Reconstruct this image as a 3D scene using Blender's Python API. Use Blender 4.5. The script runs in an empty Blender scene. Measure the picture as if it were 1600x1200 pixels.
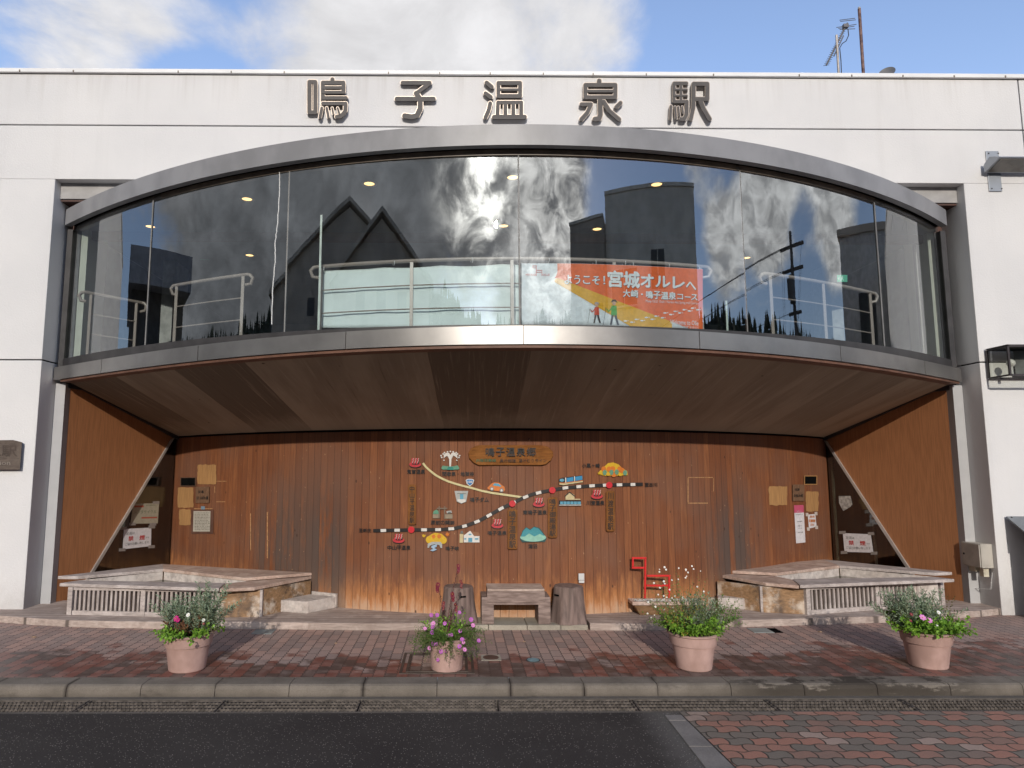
import bpy, math, random
import numpy as np
from mathutils import Vector, Matrix
random.seed(7)
R_ = math.radians
SC = bpy.context.scene
COL = SC.collection

# ------------------------------------------------------------------ camera
PITCH, YAW, ROLL, CX, FPX = 0.11787, 0.008393, 0.0012067, 722.70, 1064.75
CAM = np.array([-0.65, -7.75, 1.65])
_cy, _sy, _cp, _sp = math.cos(YAW), math.sin(YAW), math.cos(PITCH), math.sin(PITCH)
FW = np.array([_sy*_cp, _cy*_cp, _sp]); _r0 = np.array([_cy, -_sy, 0.0]); _u0 = np.cross(_r0, FW)
RT = _r0*math.cos(ROLL) + _u0*math.sin(ROLL); UP = _u0*math.cos(ROLL) - _r0*math.sin(ROLL)
cd = bpy.data.cameras.new('camera'); cam = bpy.data.objects.new('camera', cd); COL.objects.link(cam)
cd.sensor_fit = 'HORIZONTAL'; cd.sensor_width = 36.0; cd.lens = FPX/1600*36
cd.shift_x = (800-CX)/1600; cd.clip_start = 0.05; cd.clip_end = 3000
cam.matrix_world = Matrix(((RT[0], UP[0], -FW[0], CAM[0]), (RT[1], UP[1], -FW[1], CAM[1]), (RT[2], UP[2], -FW[2], CAM[2]), (0, 0, 0, 1)))
SC.camera = cam

# ------------------------------------------------------------------ light
SUN_EL, SUN_AZ = R_(19.9), R_(-1.0)      # the sun stands behind the photographer, a little to the left
sl = bpy.data.lights.new('sun', 'SUN'); sun = bpy.data.objects.new('sun', sl); COL.objects.link(sun)
sl.energy = 3.0; sl.angle = R_(0.55); sl.color = (1.0, 0.925, 0.83)
sdir = Vector((-math.sin(SUN_AZ)*math.cos(SUN_EL), math.cos(SUN_AZ)*math.cos(SUN_EL), -math.sin(SUN_EL)))
sun.rotation_euler = sdir.to_track_quat('-Z', 'Y').to_euler(); sun.location = (0, -40, 30)
SC.view_settings.view_transform = 'Standard'; SC.view_settings.look = 'None'
SC.view_settings.exposure = 0.0; SC.view_settings.gamma = 1.0; SC.view_settings.use_curve_mapping = False

# ------------------------------------------------------------------ sky
W = bpy.data.worlds.new('World'); SC.world = W; W.use_nodes = True
def node(nt, typ, **kw):
    n = nt.nodes.new(typ)
    for k, v in kw.items():
        if k == 'inp':
            for a, b in v.items():
                if hasattr(b, 'is_output') or isinstance(b, bpy.types.NodeSocket): nt.links.new(b, n.inputs[a])
                else: n.inputs[a].default_value = b
        else: setattr(n, k, v)
    return n
def math_(nt, op, a, b=None, c=None, clamp=False):
    n = nt.nodes.new('ShaderNodeMath'); n.operation = op; n.use_clamp = clamp
    for i, x in enumerate((a, b, c)):
        if x is None: continue
        if isinstance(x, bpy.types.NodeSocket): nt.links.new(x, n.inputs[i])
        else: n.inputs[i].default_value = x
    return n.outputs[0]
def ramp(nt, x, lo, hi, a=0.0, b=1.0, smooth=True):
    n = nt.nodes.new('ShaderNodeMapRange'); n.interpolation_type = 'SMOOTHSTEP' if smooth else 'LINEAR'
    nt.links.new(x, n.inputs[0]); 
    for i, v in enumerate((lo, hi, a, b)): n.inputs[i+1].default_value = v
    return n.outputs[0]
def mixc(nt, f, a, b, blend='MIX'):
    n = nt.nodes.new('ShaderNodeMix'); n.data_type = 'RGBA'; n.blend_type = blend
    for i, x in ((0, f), (6, a), (7, b)):
        if isinstance(x, bpy.types.NodeSocket): nt.links.new(x, n.inputs[i])
        elif i == 0: n.inputs[i].default_value = x
        else: n.inputs[i].default_value = (*x[:3], 1.0)
    return n.outputs[2]
def blob(nt, D, az, el, rad, soft):
    """1 near the direction az/el (az 0 = straight away from the station, over the photographer's shoulder when |az|<90)."""
    a, e = R_(az), R_(el)
    v = (math.sin(a)*math.cos(e), -math.cos(a)*math.cos(e), math.sin(e))
    d = node(nt, 'ShaderNodeVectorMath', operation='DOT_PRODUCT', inp={0: D, 1: v}).outputs['Value']
    ang = math_(nt, 'ARCCOSINE', math_(nt, 'MINIMUM', d, 1.0))
    return ramp(nt, ang, R_(rad), R_(max(rad-soft, 0.0)))
def build_world():
    nt = W.node_tree; nt.nodes.clear()
    out = nt.nodes.new('ShaderNodeOutputWorld'); bg = nt.nodes.new('ShaderNodeBackground')
    nt.links.new(bg.outputs[0], out.inputs[0]); bg.inputs[1].default_value = 0.11
    sky = nt.nodes.new('ShaderNodeTexSky'); sky.sky_type = 'NISHITA'; sky.sun_disc = False
    sky.sun_elevation = SUN_EL; sky.sun_rotation = math.pi + SUN_AZ; sky.air_density = 1.0; sky.dust_density = 0.25; sky.ozone_density = 1.0
    D = nt.nodes.new('ShaderNodeTexCoord').outputs['Generated']
    sx = node(nt, 'ShaderNodeSeparateXYZ', inp={0: D}).outputs
    zz = math_(nt, 'ADD', math_(nt, 'MAXIMUM', sx[2], 0.0), 0.22)
    P = node(nt, 'ShaderNodeCombineXYZ', inp={0: math_(nt, 'DIVIDE', sx[0], zz), 1: math_(nt, 'DIVIDE', sx[1], zz), 2: 0.0}).outputs[0]
    n1 = node(nt, 'ShaderNodeTexNoise', inp={'Vector': P, 'Scale': 1.5, 'Detail': 9.0, 'Roughness': 0.62, 'Distortion': 0.25}).outputs[0]
    n2 = node(nt, 'ShaderNodeTexNoise', inp={'Vector': P, 'Scale': 4.2, 'Detail': 8.0, 'Roughness': 0.6, 'Distortion': 0.4}).outputs[0]
    n3 = node(nt, 'ShaderNodeTexNoise', inp={'Vector': P, 'Scale': 0.9, 'Detail': 4.0}).outputs[0]
    # cover: where the cloud field is thick (front: upper left and centre; behind: heavy on the left, broken on the right)
    cov = math_(nt, 'ADD', math_(nt, 'MULTIPLY', n1, 0.75), math_(nt, 'MULTIPLY', n2, 0.35))
    bias = 0.0
    terms = [(-149, 30, 11, 10, .30), (-171, 32, 13, 11, .36), (-157, 33, 7, 6, .12), (-186, 33, 12, 9, .26), (-158, 27, 5, 4, -.34), (-158, 38, 5, 5, -.20), (-212, 30, 17, 15, -.42), (-196, 33, 9, 8, .10),
             (-45, 28, 48, 30, .55), (-4, 25, 13, 9, .35), (12, 24, 11, 7, .32), (9, 14, 12, 7, .45), (27, 28, 6, 6, -.25), (36, 24, 8, 6, -.12), (46, 25, 8, 7, .24), (52, 17, 7, 5, .30), (63, 21, 10, 7, .42), (74, 25, 8, 6, .38), (82, 18, 8, 6, .3), (55, 42, 14, 8, -.1)]
    for az, el, rad, soft, wgt in terms:
        t = math_(nt, 'MULTIPLY', blob(nt, D, az, el, rad, soft), wgt)
        bias = t if bias == 0.0 else math_(nt, 'ADD', bias, t)
    dens = math_(nt, 'ADD', cov, bias)
    mask = ramp(nt, dens, 0.62, 0.86)
    # brightness of the cloud: grey undersides where it is thick on the left behind the camera, glaring next to the sun
    shade = ramp(nt, n3, 0.3, 0.7, 0.8, 1.12)
    n4 = node(nt, 'ShaderNodeTexNoise', inp={'Vector': P, 'Scale': 7.5, 'Detail': 7.0, 'Roughness': 0.6, 'Distortion': 0.6}).outputs[0]
    shade = math_(nt, 'MULTIPLY', shade, ramp(nt, n2, 0.3, 0.68, 0.72, 1.15))
    shade = math_(nt, 'MULTIPLY', shade, ramp(nt, n4, 0.3, 0.7, 0.85, 1.1))
    front = ramp(nt, sx[1], -0.1, 0.25)
    shade = math_(nt, 'ADD', math_(nt, 'MULTIPLY', shade, math_(nt, 'SUBTRACT', 1.0, math_(nt, 'MULTIPLY', front, .5))), math_(nt, 'MULTIPLY', front, .55))
    dark = blob(nt, D, -50, 22, 50, 28)
    dark = math_(nt, 'MULTIPLY', dark, ramp(nt, n1, 0.66, 0.46, 0.45, 1.0))
    base = mixc(nt, dark, (7.2, 7.15, 7.3), (5.0, 5.15, 5.4))
    low = math_(nt, 'MULTIPLY', ramp(nt, sx[2], math.sin(R_(21)), math.sin(R_(13))), blob(nt, D, -38, 10, 44, 14))
    base = mixc(nt, math_(nt, 'MULTIPLY', low, .85), base, (3.2, 3.3, 3.5))
    base = mixc(nt, math_(nt, 'MULTIPLY', blob(nt, D, 62, 20, 34, 16), ramp(nt, n4, .34, .6, .35, 1.0)), base, (16, 15.8, 15.5))
    glare = blob(nt, D, -4, 25.5, 16, 15)
    glare = math_(nt, 'MULTIPLY', glare, ramp(nt, n2, 0.36, 0.62, 0.15, 1.0))
    base = mixc(nt, math_(nt, 'MULTIPLY', glare, glare), base, (95, 91, 83))
    g2 = math_(nt, 'MULTIPLY', blob(nt, D, 12, 23, 14, 9), ramp(nt, n4, 0.36, 0.62, 0.0, 1.0))
    base = mixc(nt, g2, base, (30, 29, 27.5))
    sc = node(nt, 'ShaderNodeVectorMath', operation='SCALE', inp={0: base, 'Scale': shade}).outputs[0]
    blue = mixc(nt, 1.0, sky.outputs[0], (2.0, 2.0, 2.25), 'MULTIPLY')
    hz = mixc(nt, ramp(nt, sx[2], 0.0, 0.6, 0.35, 0.10), blue, (5.2, 6.2, 8.0))
    nt.links.new(mixc(nt, mask, hz, sc), bg.inputs[0])
    W.cycles.sampling_method = 'MANUAL'; W.cycles.sample_map_resolution = 1024
build_world()

# ------------------------------------------------------------------ from a pixel of the 1600x1200 view to the place it shows
def ray(px, py): return FW + RT*(px-CX)/FPX + UP*(600-py)/FPX
def onZ(px, py, z): d = ray(px, py); return CAM + d*(z-CAM[2])/d[2]
def onY(px, py, Y): d = ray(px, py); return CAM + d*(Y-CAM[1])/d[1]
def onX(px, py, X): d = ray(px, py); return CAM + d*(X-CAM[0])/d[0]
def on_plane(px, py, p0, n):
    d = ray(px, py); n = np.array(n, float); return CAM + d*(((np.array(p0)-CAM)@n)/(d@n))
Y_lip = lambda X: -2.27 + .1049*X*X - .00065*X**4
Y_can = lambda X: -1.91 + .0716*X*X + .00008*X**4
Y_gls = lambda X: Y_can(X) + .12
Y_wod = lambda X: -.31 + .1034*X*X + .00023*X**4
Y_ral = lambda X: -1.22 + .0716*X*X
def on_curve(px, py, fn, off=0.0):
    a, b, c = (px-CX)/FPX, (600-py)/FPX, 1.0
    dx, dy, dz = (float(FW[i]+RT[i]*a+UP[i]*b) for i in range(3)); cx, cy, cz = (float(q) for q in CAM)
    g = lambda t: cy+dy*t-fn(cx+dx*t)+off
    t = 7.0
    for _ in range(14):
        e = g(t); s_ = (g(t+1e-4)-e)/1e-4; q = e/s_ if abs(s_) > 1e-6 else 0
        t -= max(-1.5, min(1.5, q))
        if abs(q) < 1e-6: break
    return np.array((cx+dx*t, cy+dy*t, cz+dz*t))
WOOD = lambda px, py, o: on_curve(px, py, Y_wod, o)
WALL = lambda px, py, o: onY(px, py, -o)
BANR = lambda px, py, o: on_curve(px, py, lambda X: Y_ral(X) - .035 + .012*math.sin(X*9.0) + .006*math.sin(X*23+1), o)
ZL0, ZL1, ZC0, ZC1 = 2.63, 2.78, 4.515, 4.71
DK = 0.07                                   # deck height
ROAD = -0.078

# ------------------------------------------------------------------ mesh builder
class MB:
    def __init__(s): s.v = []; s.f = []; s.mi = []; s.uv = []
    def add(s, vs, fs, mi=0, uvs=None):
        b = len(s.v); s.v += [tuple(map(float, v)) for v in vs]
        for k, f in enumerate(fs):
            s.f.append([b+i for i in f]); s.mi.append(mi); s.uv.append(None if uvs is None else [uvs[i] for i in f])
        return s
    def box(s, x0, x1, y0, y1, z0, z1, mi=0):
        if x0 > x1: x0, x1 = x1, x0
        v = [(x, y, z) for z in (z0, z1) for y in (y0, y1) for x in (x0, x1)]
        return s.add(v, [(0, 2, 3, 1), (4, 5, 7, 6), (0, 1, 5, 4), (2, 6, 7, 3), (0, 4, 6, 2), (1, 3, 7, 5)], mi)
    def obox(s, c, size, M=None, mi=0):
        hx, hy, hz = (q/2 for q in size)
        v = [Vector((x, y, z)) for z in (-hz, hz) for y in (-hy, hy) for x in (-hx, hx)]
        if M is not None: v = [M @ q for q in v]
        v = [tuple(q + Vector(c)) for q in v]
        return s.add(v, [(0, 2, 3, 1), (4, 5, 7, 6), (0, 1, 5, 4), (2, 6, 7, 3), (0, 4, 6, 2), (1, 3, 7, 5)], mi)
    def bar(s, a, b, w, h, mi=0):
        """rectangular bar from a to b: w across (horizontal), h in the other direction."""
        a, b = Vector(a), Vector(b); d = (b-a); L = d.length; d.normalize()
        side = d.cross(Vector((0, 0, 1)))
        if side.length < 1e-4: side = Vector((1, 0, 0))
        side.normalize(); up = side.cross(d)
        M = Matrix((side, d, up)).transposed()
        return s.obox((a+b)/2, (w, L, h), M, mi)
    def loft(s, A, B, mi=0, caps=True):
        n = len(A); v = list(A)+list(B)
        f = [(i, (i+1) % n, n+(i+1) % n, n+i) for i in range(n)]
        if caps: f += [tuple(range(n-1, -1, -1)), tuple(range(n, 2*n))]
        return s.add(v, f, mi)
    def prism(s, poly, S, o0, o1, mi=0):
        """poly in view pixels laid on surface S between offsets o0 (back) and o1 (front)."""
        a = sum(poly[i][0]*poly[(i+1) % len(poly)][1]-poly[(i+1) % len(poly)][0]*poly[i][1] for i in range(len(poly)))
        if a < 0: poly = poly[::-1]
        return s.loft([S(x, y, o0) for x, y in poly], [S(x, y, o1) for x, y in poly], mi)
    def tube(s, path, r, n=8, mi=0, closed=False, caps=True):
        P = [Vector(p) for p in path]; m = len(P); rr = r if hasattr(r, '__len__') else [r]*m
        vs = []; ref = None
        for i, p in enumerate(P):
            if closed: t = P[(i+1) % m]-P[i-1]
            else: t = P[min(i+1, m-1)]-P[max(i-1, 0)]
            if t.length < 1e-9: t = Vector((0, 0, 1))
            t.normalize()
            if ref is None:
                ref = t.cross(Vector((0, 0, 1)))
                if ref.length < 1e-3: ref = t.cross(Vector((0, 1, 0)))
            ref = ref - t*ref.dot(t)
            if ref.length < 1e-6: ref = t.orthogonal()
            ref.normalize(); b = t.cross(ref)
            for k in range(n):
                a = 2*math.pi*k/n; vs.append(p + (ref*math.cos(a)+b*math.sin(a))*rr[i])
        f = []
        for i in range(m if closed else m-1):
            for k in range(n):
                f.append((i*n+k, i*n+(k+1) % n, ((i+1) % m)*n+(k+1) % n, ((i+1) % m)*n+k))
        if caps and not closed: f += [tuple(range(n-1, -1, -1)), tuple(range((m-1)*n, m*n))]
        return s.add(vs, f, mi)
    def lathe(s, prof, c, n=32, mi=0, fn=None, caps=True):
        vs = []
        for r, z in prof:
            for k in range(n):
                a = 2*math.pi*k/n; q = r if fn is None else fn(r, z, a)
                vs.append((c[0]+q*math.cos(a), c[1]+q*math.sin(a), c[2]+z))
        m = len(prof)
        f = [(i*n+k, i*n+(k+1) % n, (i+1)*n+(k+1) % n, (i+1)*n+k) for i in range(m-1) for k in range(n)]
        if caps: f += [tuple(range(n-1, -1, -1)), tuple(range((m-1)*n, m*n))]
        else: f += [((m-1)*n+k, (m-1)*n+(k+1) % n, (k+1) % n, k) for k in range(n)]
        return s.add(vs, f, mi)
    def ball(s, c, r, n=12, mi=0):
        rx, ry, rz = r if hasattr(r, '__len__') else (r, r, r)
        m = n//2+1; vs = []
        for i in range(m):
            t = math.pi*i/(m-1)
            for k in range(n):
                a = 2*math.pi*k/n; vs.append((c[0]+rx*math.sin(t)*math.cos(a), c[1]+ry*math.sin(t)*math.sin(a), c[2]-rz*math.cos(t)))
        return s.add(vs, [(i*n+k, i*n+(k+1) % n, (i+1)*n+(k+1) % n, (i+1)*n+k) for i in range(m-1) for k in range(n)], mi)
    def grid(s, fn, nu, nv, mi=0, uv=None):
        vs = [fn(i/nu, j/nv) for j in range(nv+1) for i in range(nu+1)]
        us = [(uv or (lambda a, b: (a, b)))(i/nu, j/nv) for j in range(nv+1) for i in range(nu+1)]
        w = nu+1
        return s.add(vs, [(j*w+i, j*w+i+1, (j+1)*w+i+1, (j+1)*w+i) for j in range(nv) for i in range(nu)], mi, us)
    def sweep(s, fn, sec, x0, x1, n=64, mi=0, caps=True):
        """closed section [(inset, z)] swept along the plan curve y=fn(x)."""
        rows = []
        for i in range(n+1):
            x = x0+(x1-x0)*i/n; e = 1e-3; sl = (fn(x+e)-fn(x-e))/(2*e)
            nx, ny = -sl/math.hypot(sl, 1), 1/math.hypot(sl, 1)      # inward normal
            rows.append([(x+nx*d, fn(x)+ny*d, z) for d, z in sec])
        m = len(sec); vs = [p for r in rows for p in r]
        us = [(x0+(x1-x0)*(k//m)/n, sec[k % m][1]+sec[k % m][0]) for k in range(len(vs))]
        f = [(i*m+k, i*m+(k+1) % m, (i+1)*m+(k+1) % m, (i+1)*m+k) for i in range(n) for k in range(m)]
        if caps: f += [tuple(range(m)), tuple(range(n*m+m-1, n*m-1, -1))]
        return s.add(vs, f, mi, us)
    def build(s, name, mats, parent=None, smooth=False, bevel=0.0, seg=2, fix=True):
        me = bpy.data.meshes.new(name); off = Vector((0, 0, 0)); top = parent is None
        V = np.array(s.v)
        if top and not getattr(s, 'keep', False):
            off = Vector(((V[:, 0].min()+V[:, 0].max())/2, (V[:, 1].min()+V[:, 1].max())/2, V[:, 2].min()))
        me.from_pydata([tuple(q) for q in (V-np.array(off))], [], s.f)
        if not isinstance(mats, (list, tuple)): mats = [mats]
        for m in mats: me.materials.append(m)
        me.polygons.foreach_set('material_index', s.mi)
        if any(u is not None for u in s.uv):
            L = me.uv_layers.new(name='UVMap'); k = 0; flat = []
            for f, u in zip(s.f, s.uv):
                for i in range(len(f)): flat += list(u[i]) if u is not None else [0.0, 0.0]
            L.data.foreach_set('uv', flat)
        me.update()
        if fix:
            import bmesh
            bm = bmesh.new(); bm.from_mesh(me); bmesh.ops.recalc_face_normals(bm, faces=bm.faces); bm.to_mesh(me); bm.free()
        if smooth:
            me.polygons.foreach_set('use_smooth', [True]*len(me.polygons))
            try: me.set_sharp_from_angle(angle=R_(35))
            except Exception: pass
        o = bpy.data.objects.new(name, me); COL.objects.link(o)
        if parent is not None: attach(o, parent)
        else: o.location = off
        if bevel:
            b = o.modifiers.new('bevel', 'BEVEL'); b.width = bevel; b.segments = seg; b.limit_method = 'ANGLE'; b.angle_limit = R_(40); b.use_clamp_overlap = True
        return o
ROOTLOC = {}
def wloc(o):
    L = Vector(o.location)
    if o.parent is not None: L = L + wloc(o.parent) + o.matrix_parent_inverse.translation
    return L
def attach(o, parent):
    o.parent = parent; o.matrix_parent_inverse = Matrix.Translation(-wloc(parent))
def tag(o, label=None, cat=None, group=None, kind=None):
    if label: o['label'] = label
    if cat: o['category'] = cat
    if group: o['group'] = group
    if kind: o['kind'] = kind
    return o
def thing(name, label, cat, loc, group=None):
    o = bpy.data.objects.new(name, None); COL.objects.link(o); o.location = Vector([float(q) for q in loc]); o.empty_display_size = .2
    return tag(o, label, cat, group)
def kids(o): return [c for c in bpy.data.objects if c.parent == o]
def copy_tree(o, parent=None):
    ch = kids(o); c = o.copy(); COL.objects.link(c)
    if parent is not None: c.parent = parent
    for k in ch: copy_tree(k, c)
    return c
def structure(o): return tag(o, kind='structure')
_tc = {}
def text2d(s, off=0.0, line=1.0):
    key = (s, off, line)
    if key in _tc: return _tc[key]
    cu = bpy.data.curves.new('lettering', 'FONT'); cu.body = s; cu.size = 1.0; cu.resolution_u = 2; cu.offset = off
    cu.extrude = 0.5; cu.align_x = 'CENTER'; cu.space_line = line
    o = bpy.data.objects.new('lettering', cu); me = bpy.data.meshes.new_from_object(o)
    V = np.array([v.co[:] for v in me.vertices]); F = [tuple(p.vertices) for p in me.polygons]
    bpy.data.objects.remove(o); bpy.data.curves.remove(cu); bpy.data.meshes.remove(me)
    lo, hi = V.min(0), V.max(0); V[:, :2] = (V[:, :2]-lo[:2])/(hi[:2]-lo[:2])
    _tc[key] = (V, F); return V, F
def letter(mb, s, box, S, o0, o1, mi=0, off=0.0, line=1.0, slope=0.0):
    """lettering that fills the pixel box (x0,y0,x1,y1) on surface S."""
    V, F = text2d(s, 0.0, line); x0, y0, x1, y1 = box
    r = off*min(x1-x0, y1-y0)*1.15                    # heavier lettering: the glyph laid down again a hair to each side
    for k, (sx, sy) in enumerate(((0, 0),) if r == 0 else ((-r, 0), (r, 0), (0, -r), (0, r))):
        vs = []
        for u, v, w in V:
            x = x0+(x1-x0)*u+sx; y = y1+(y0-y1)*v + slope*(x-(x0+x1)/2)+sy
            vs.append(S(x, y, o0 if w < 0 else o1+k*.00025))
        mb.add(vs, F, mi)
    return mb

# ------------------------------------------------------------------ materials
def newmat(name):
    m = bpy.data.materials.new(name); m.use_nodes = True; nt = m.node_tree
    return m, nt, nt.nodes['Principled BSDF']
def mapped(nt, kind='Object', scale=(1, 1, 1)):
    tc = nt.nodes.new('ShaderNodeTexCoord').outputs[kind]
    return node(nt, 'ShaderNodeMapping', inp={0: tc, 3: scale}).outputs[0]
def noise(nt, vec, scale, detail=4.0, rough=0.55, dist=0.0):
    return node(nt, 'ShaderNodeTexNoise', inp={'Vector': vec, 'Scale': scale, 'Detail': detail, 'Roughness': rough, 'Distortion': dist}).outputs[0]
def bump(nt, b, h, strength, dist=0.01):
    n = node(nt, 'ShaderNodeBump', inp={'Height': h, 'Strength': strength, 'Distance': dist}); nt.links.new(n.outputs[0], b.inputs['Normal'])
def mat(name, col, rough=.6, metal=0.0, var=.2, scale=6.0, stretch=(1, 1, 1), bmp=0.0, bscale=80.0, col2=None, lo=.35, hi=.65, spec=.5, kind='Object', bdist=.004):
    m, nt, b = newmat(name); v = mapped(nt, kind, stretch)
    a = tuple(c*(1-var) for c in col); c2 = col2 or tuple(min(1, c*(1+var)) for c in col)
    n = noise(nt, v, scale, 5)
    nt.links.new(mixc(nt, ramp(nt, n, lo, hi), a, c2), b.inputs['Base Color'])
    b.inputs['Roughness'].default_value = rough; b.inputs['Metallic'].default_value = metal; b.inputs['Specular IOR Level'].default_value = spec
    if bmp: bump(nt, b, noise(nt, v, bscale, 3), bmp, bdist)
    return m
def flat(name, col, rough=.55, spec=.4): return mat(name, col, rough, var=.07, scale=30, spec=spec)
def emit(name, col, s):
    m, nt, b = newmat(name); b.inputs['Base Color'].default_value = (*col, 1); b.inputs['Emission Color'].default_value = (*col, 1); b.inputs['Emission Strength'].default_value = s
    return m

def plaster():
    m, nt, b = newmat('white_plaster'); v = mapped(nt)
    big = noise(nt, v, .7, 4); streak = noise(nt, mapped(nt, 'Object', (3.0, 3.0, .12)), 1.4, 6, .6)
    fine = noise(nt, v, 120, 3)
    c = mixc(nt, ramp(nt, big, .3, .7), (0.672, 0.664, 0.662), (0.609, 0.606, 0.612))
    c = mixc(nt, math_(nt, 'MULTIPLY', ramp(nt, streak, .50, .78), .16), c, (0.441, 0.427, 0.409))
    z0 = node(nt, 'ShaderNodeSeparateXYZ', inp={0: v}).outputs[2]; run = noise(nt, mapped(nt, 'Object', (9.0, 9.0, .25)), 1.0, 5, .65)
    top = math_(nt, 'MULTIPLY', ramp(nt, math_(nt, 'ADD', z0, math_(nt, 'MULTIPLY', run, .5)), 6.1, 6.75), ramp(nt, run, .45, .7))
    c = mixc(nt, math_(nt, 'MULTIPLY', top, .28), c, (0.390, 0.362, 0.335))
    spots = noise(nt, v, 9, 8, .7)
    c = mixc(nt, math_(nt, 'MULTIPLY', ramp(nt, spots, .68, .78), .16), c, (0.371, 0.339, 0.309))
    z = node(nt, 'ShaderNodeSeparateXYZ', inp={0: v}).outputs[2]
    low = math_(nt, 'MULTIPLY', ramp(nt, math_(nt, 'ADD', z, math_(nt, 'MULTIPLY', spots, .5)), .75, .15), .5)
    c = mixc(nt, low, c, (0.354, 0.329, 0.309))
    nt.links.new(c, b.inputs['Base Color']); b.inputs['Roughness'].default_value = .85; b.inputs['Specular IOR Level'].default_value = .2
    bump(nt, b, math_(nt, 'ADD', fine, noise(nt, v, 45, 2)), .35, .006); return m
def timber():
    """stained cedar boards; UV = metres along the wall, height."""
    m, nt, b = newmat('stained_cedar_boards'); uv = nt.nodes.new('ShaderNodeTexCoord').outputs['UV']
    s = node(nt, 'ShaderNodeSeparateXYZ', inp={0: uv}).outputs; BW = .092
    k = math_(nt, 'DIVIDE', s[0], BW); cell = math_(nt, 'FLOOR', k); fr = math_(nt, 'FRACT', k)
    wn = node(nt, 'ShaderNodeTexWhiteNoise', noise_dimensions='1D', inp={'W': cell}).outputs
    wn2 = node(nt, 'ShaderNodeTexWhiteNoise', noise_dimensions='1D', inp={'W': math_(nt, 'ADD', cell, 71.3)}).outputs[0]
    gv = node(nt, 'ShaderNodeCombineXYZ', inp={0: s[0], 1: math_(nt, 'ADD', math_(nt, 'MULTIPLY', s[1], .035), math_(nt, 'MULTIPLY', wn[0], 9.0)), 2: cell}).outputs[0]
    grain = noise(nt, gv, 75, 6, .6, .6)
    gv2 = node(nt, 'ShaderNodeCombineXYZ', inp={0: s[0], 1: math_(nt, 'ADD', math_(nt, 'MULTIPLY', s[1], .12), math_(nt, 'MULTIPLY', wn2, 7.0)), 2: 3.0}).outputs[0]
    patch = noise(nt, gv2, 7.0, 6, .65)
    c = mixc(nt, ramp(nt, wn[0], .1, .9), (.195, .068, .027), (.255, .095, .038))
    c = mixc(nt, ramp(nt, grain, .3, .74, 0, .72), c, (0.108, 0.037, 0.018))
    c = mixc(nt, math_(nt, 'MULTIPLY', ramp(nt, patch, .54, .78), .5), c, (0.414, 0.172, 0.062))
    c = mixc(nt, math_(nt, 'MULTIPLY', ramp(nt, noise(nt, uv, 1.1, 3), .40, .66), .6), c, (0.172, 0.086, 0.055))
    # sun-bleached and water-worn feet of the boards, dark streaks beside the baths
    worn = noise(nt, node(nt, 'ShaderNodeCombineXYZ', inp={0: math_(nt, 'MULTIPLY', s[0], 3.0), 1: math_(nt, 'MULTIPLY', s[1], .6), 2: cell}).outputs[0], 5.0, 7, .7)
    foot = ramp(nt, math_(nt, 'SUBTRACT', s[1], math_(nt, 'MULTIPLY', worn, .9)), .05, -.36)
    c = mixc(nt, math_(nt, 'MULTIPLY', foot, .75), c, (0.497, 0.214, 0.076))
    foot2 = ramp(nt, math_(nt, 'SUBTRACT', s[1], math_(nt, 'MULTIPLY', worn, .6)), -.06, -.28)
    c = mixc(nt, math_(nt, 'MULTIPLY', foot2, .6), c, (0.497, 0.373, 0.276))
    for xm, wd in ((-2.85, .95), (2.75, .8), (-2.2, .5)):
        near = ramp(nt, math_(nt, 'ABSOLUTE', math_(nt, 'SUBTRACT', s[0], xm)), wd, .05)
        st = math_(nt, 'MULTIPLY', math_(nt, 'MULTIPLY', near, ramp(nt, math_(nt, 'ADD', worn, math_(nt, 'MULTIPLY', wn2, .45)), .44, .78)), ramp(nt, s[1], 1.95, .7))
        c = mixc(nt, math_(nt, 'MULTIPLY', st, .85), c, (0.076, 0.062, 0.055))
    vor = node(nt, 'ShaderNodeTexVoronoi', inp={'Vector': node(nt, 'ShaderNodeCombineXYZ', inp={0: math_(nt, 'MULTIPLY', s[0], 1.0), 1: math_(nt, 'MULTIPLY', s[1], .55), 2: 0.0}).outputs[0], 'Scale': 5.5}).outputs[0]
    knot = ramp(nt, vor, .075, .035); c = mixc(nt, math_(nt, 'MULTIPLY', knot, .8), c, (0.041, 0.019, 0.014))
    scr = noise(nt, node(nt, 'ShaderNodeCombineXYZ', inp={0: math_(nt, 'MULTIPLY', s[0], 1.0), 1: math_(nt, 'MULTIPLY', s[1], .5), 2: 8.0}).outputs[0], 38, 3, .5)
    c = mixc(nt, math_(nt, 'MULTIPLY', ramp(nt, scr, .70, .76), .5), c, (0.524, 0.331, 0.179))
    edge = math_(nt, 'MINIMUM', fr, math_(nt, 'SUBTRACT', 1.0, fr)); joint = ramp(nt, edge, .045, .012)
    c = mixc(nt, math_(nt, 'MULTIPLY', joint, math_(nt, 'ADD', math_(nt, 'MULTIPLY', wn2, .45), .30)), c, (0.025, 0.012, 0.008))
    nt.links.new(c, b.inputs['Base Color']); b.inputs['Roughness'].default_value = .62; b.inputs['Specular IOR Level'].default_value = .3
    h = math_(nt, 'SUBTRACT', math_(nt, 'MULTIPLY', grain, .25), math_(nt, 'MULTIPLY', joint, 1.2)); bump(nt, b, h, .5, .006)
    return m
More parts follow.
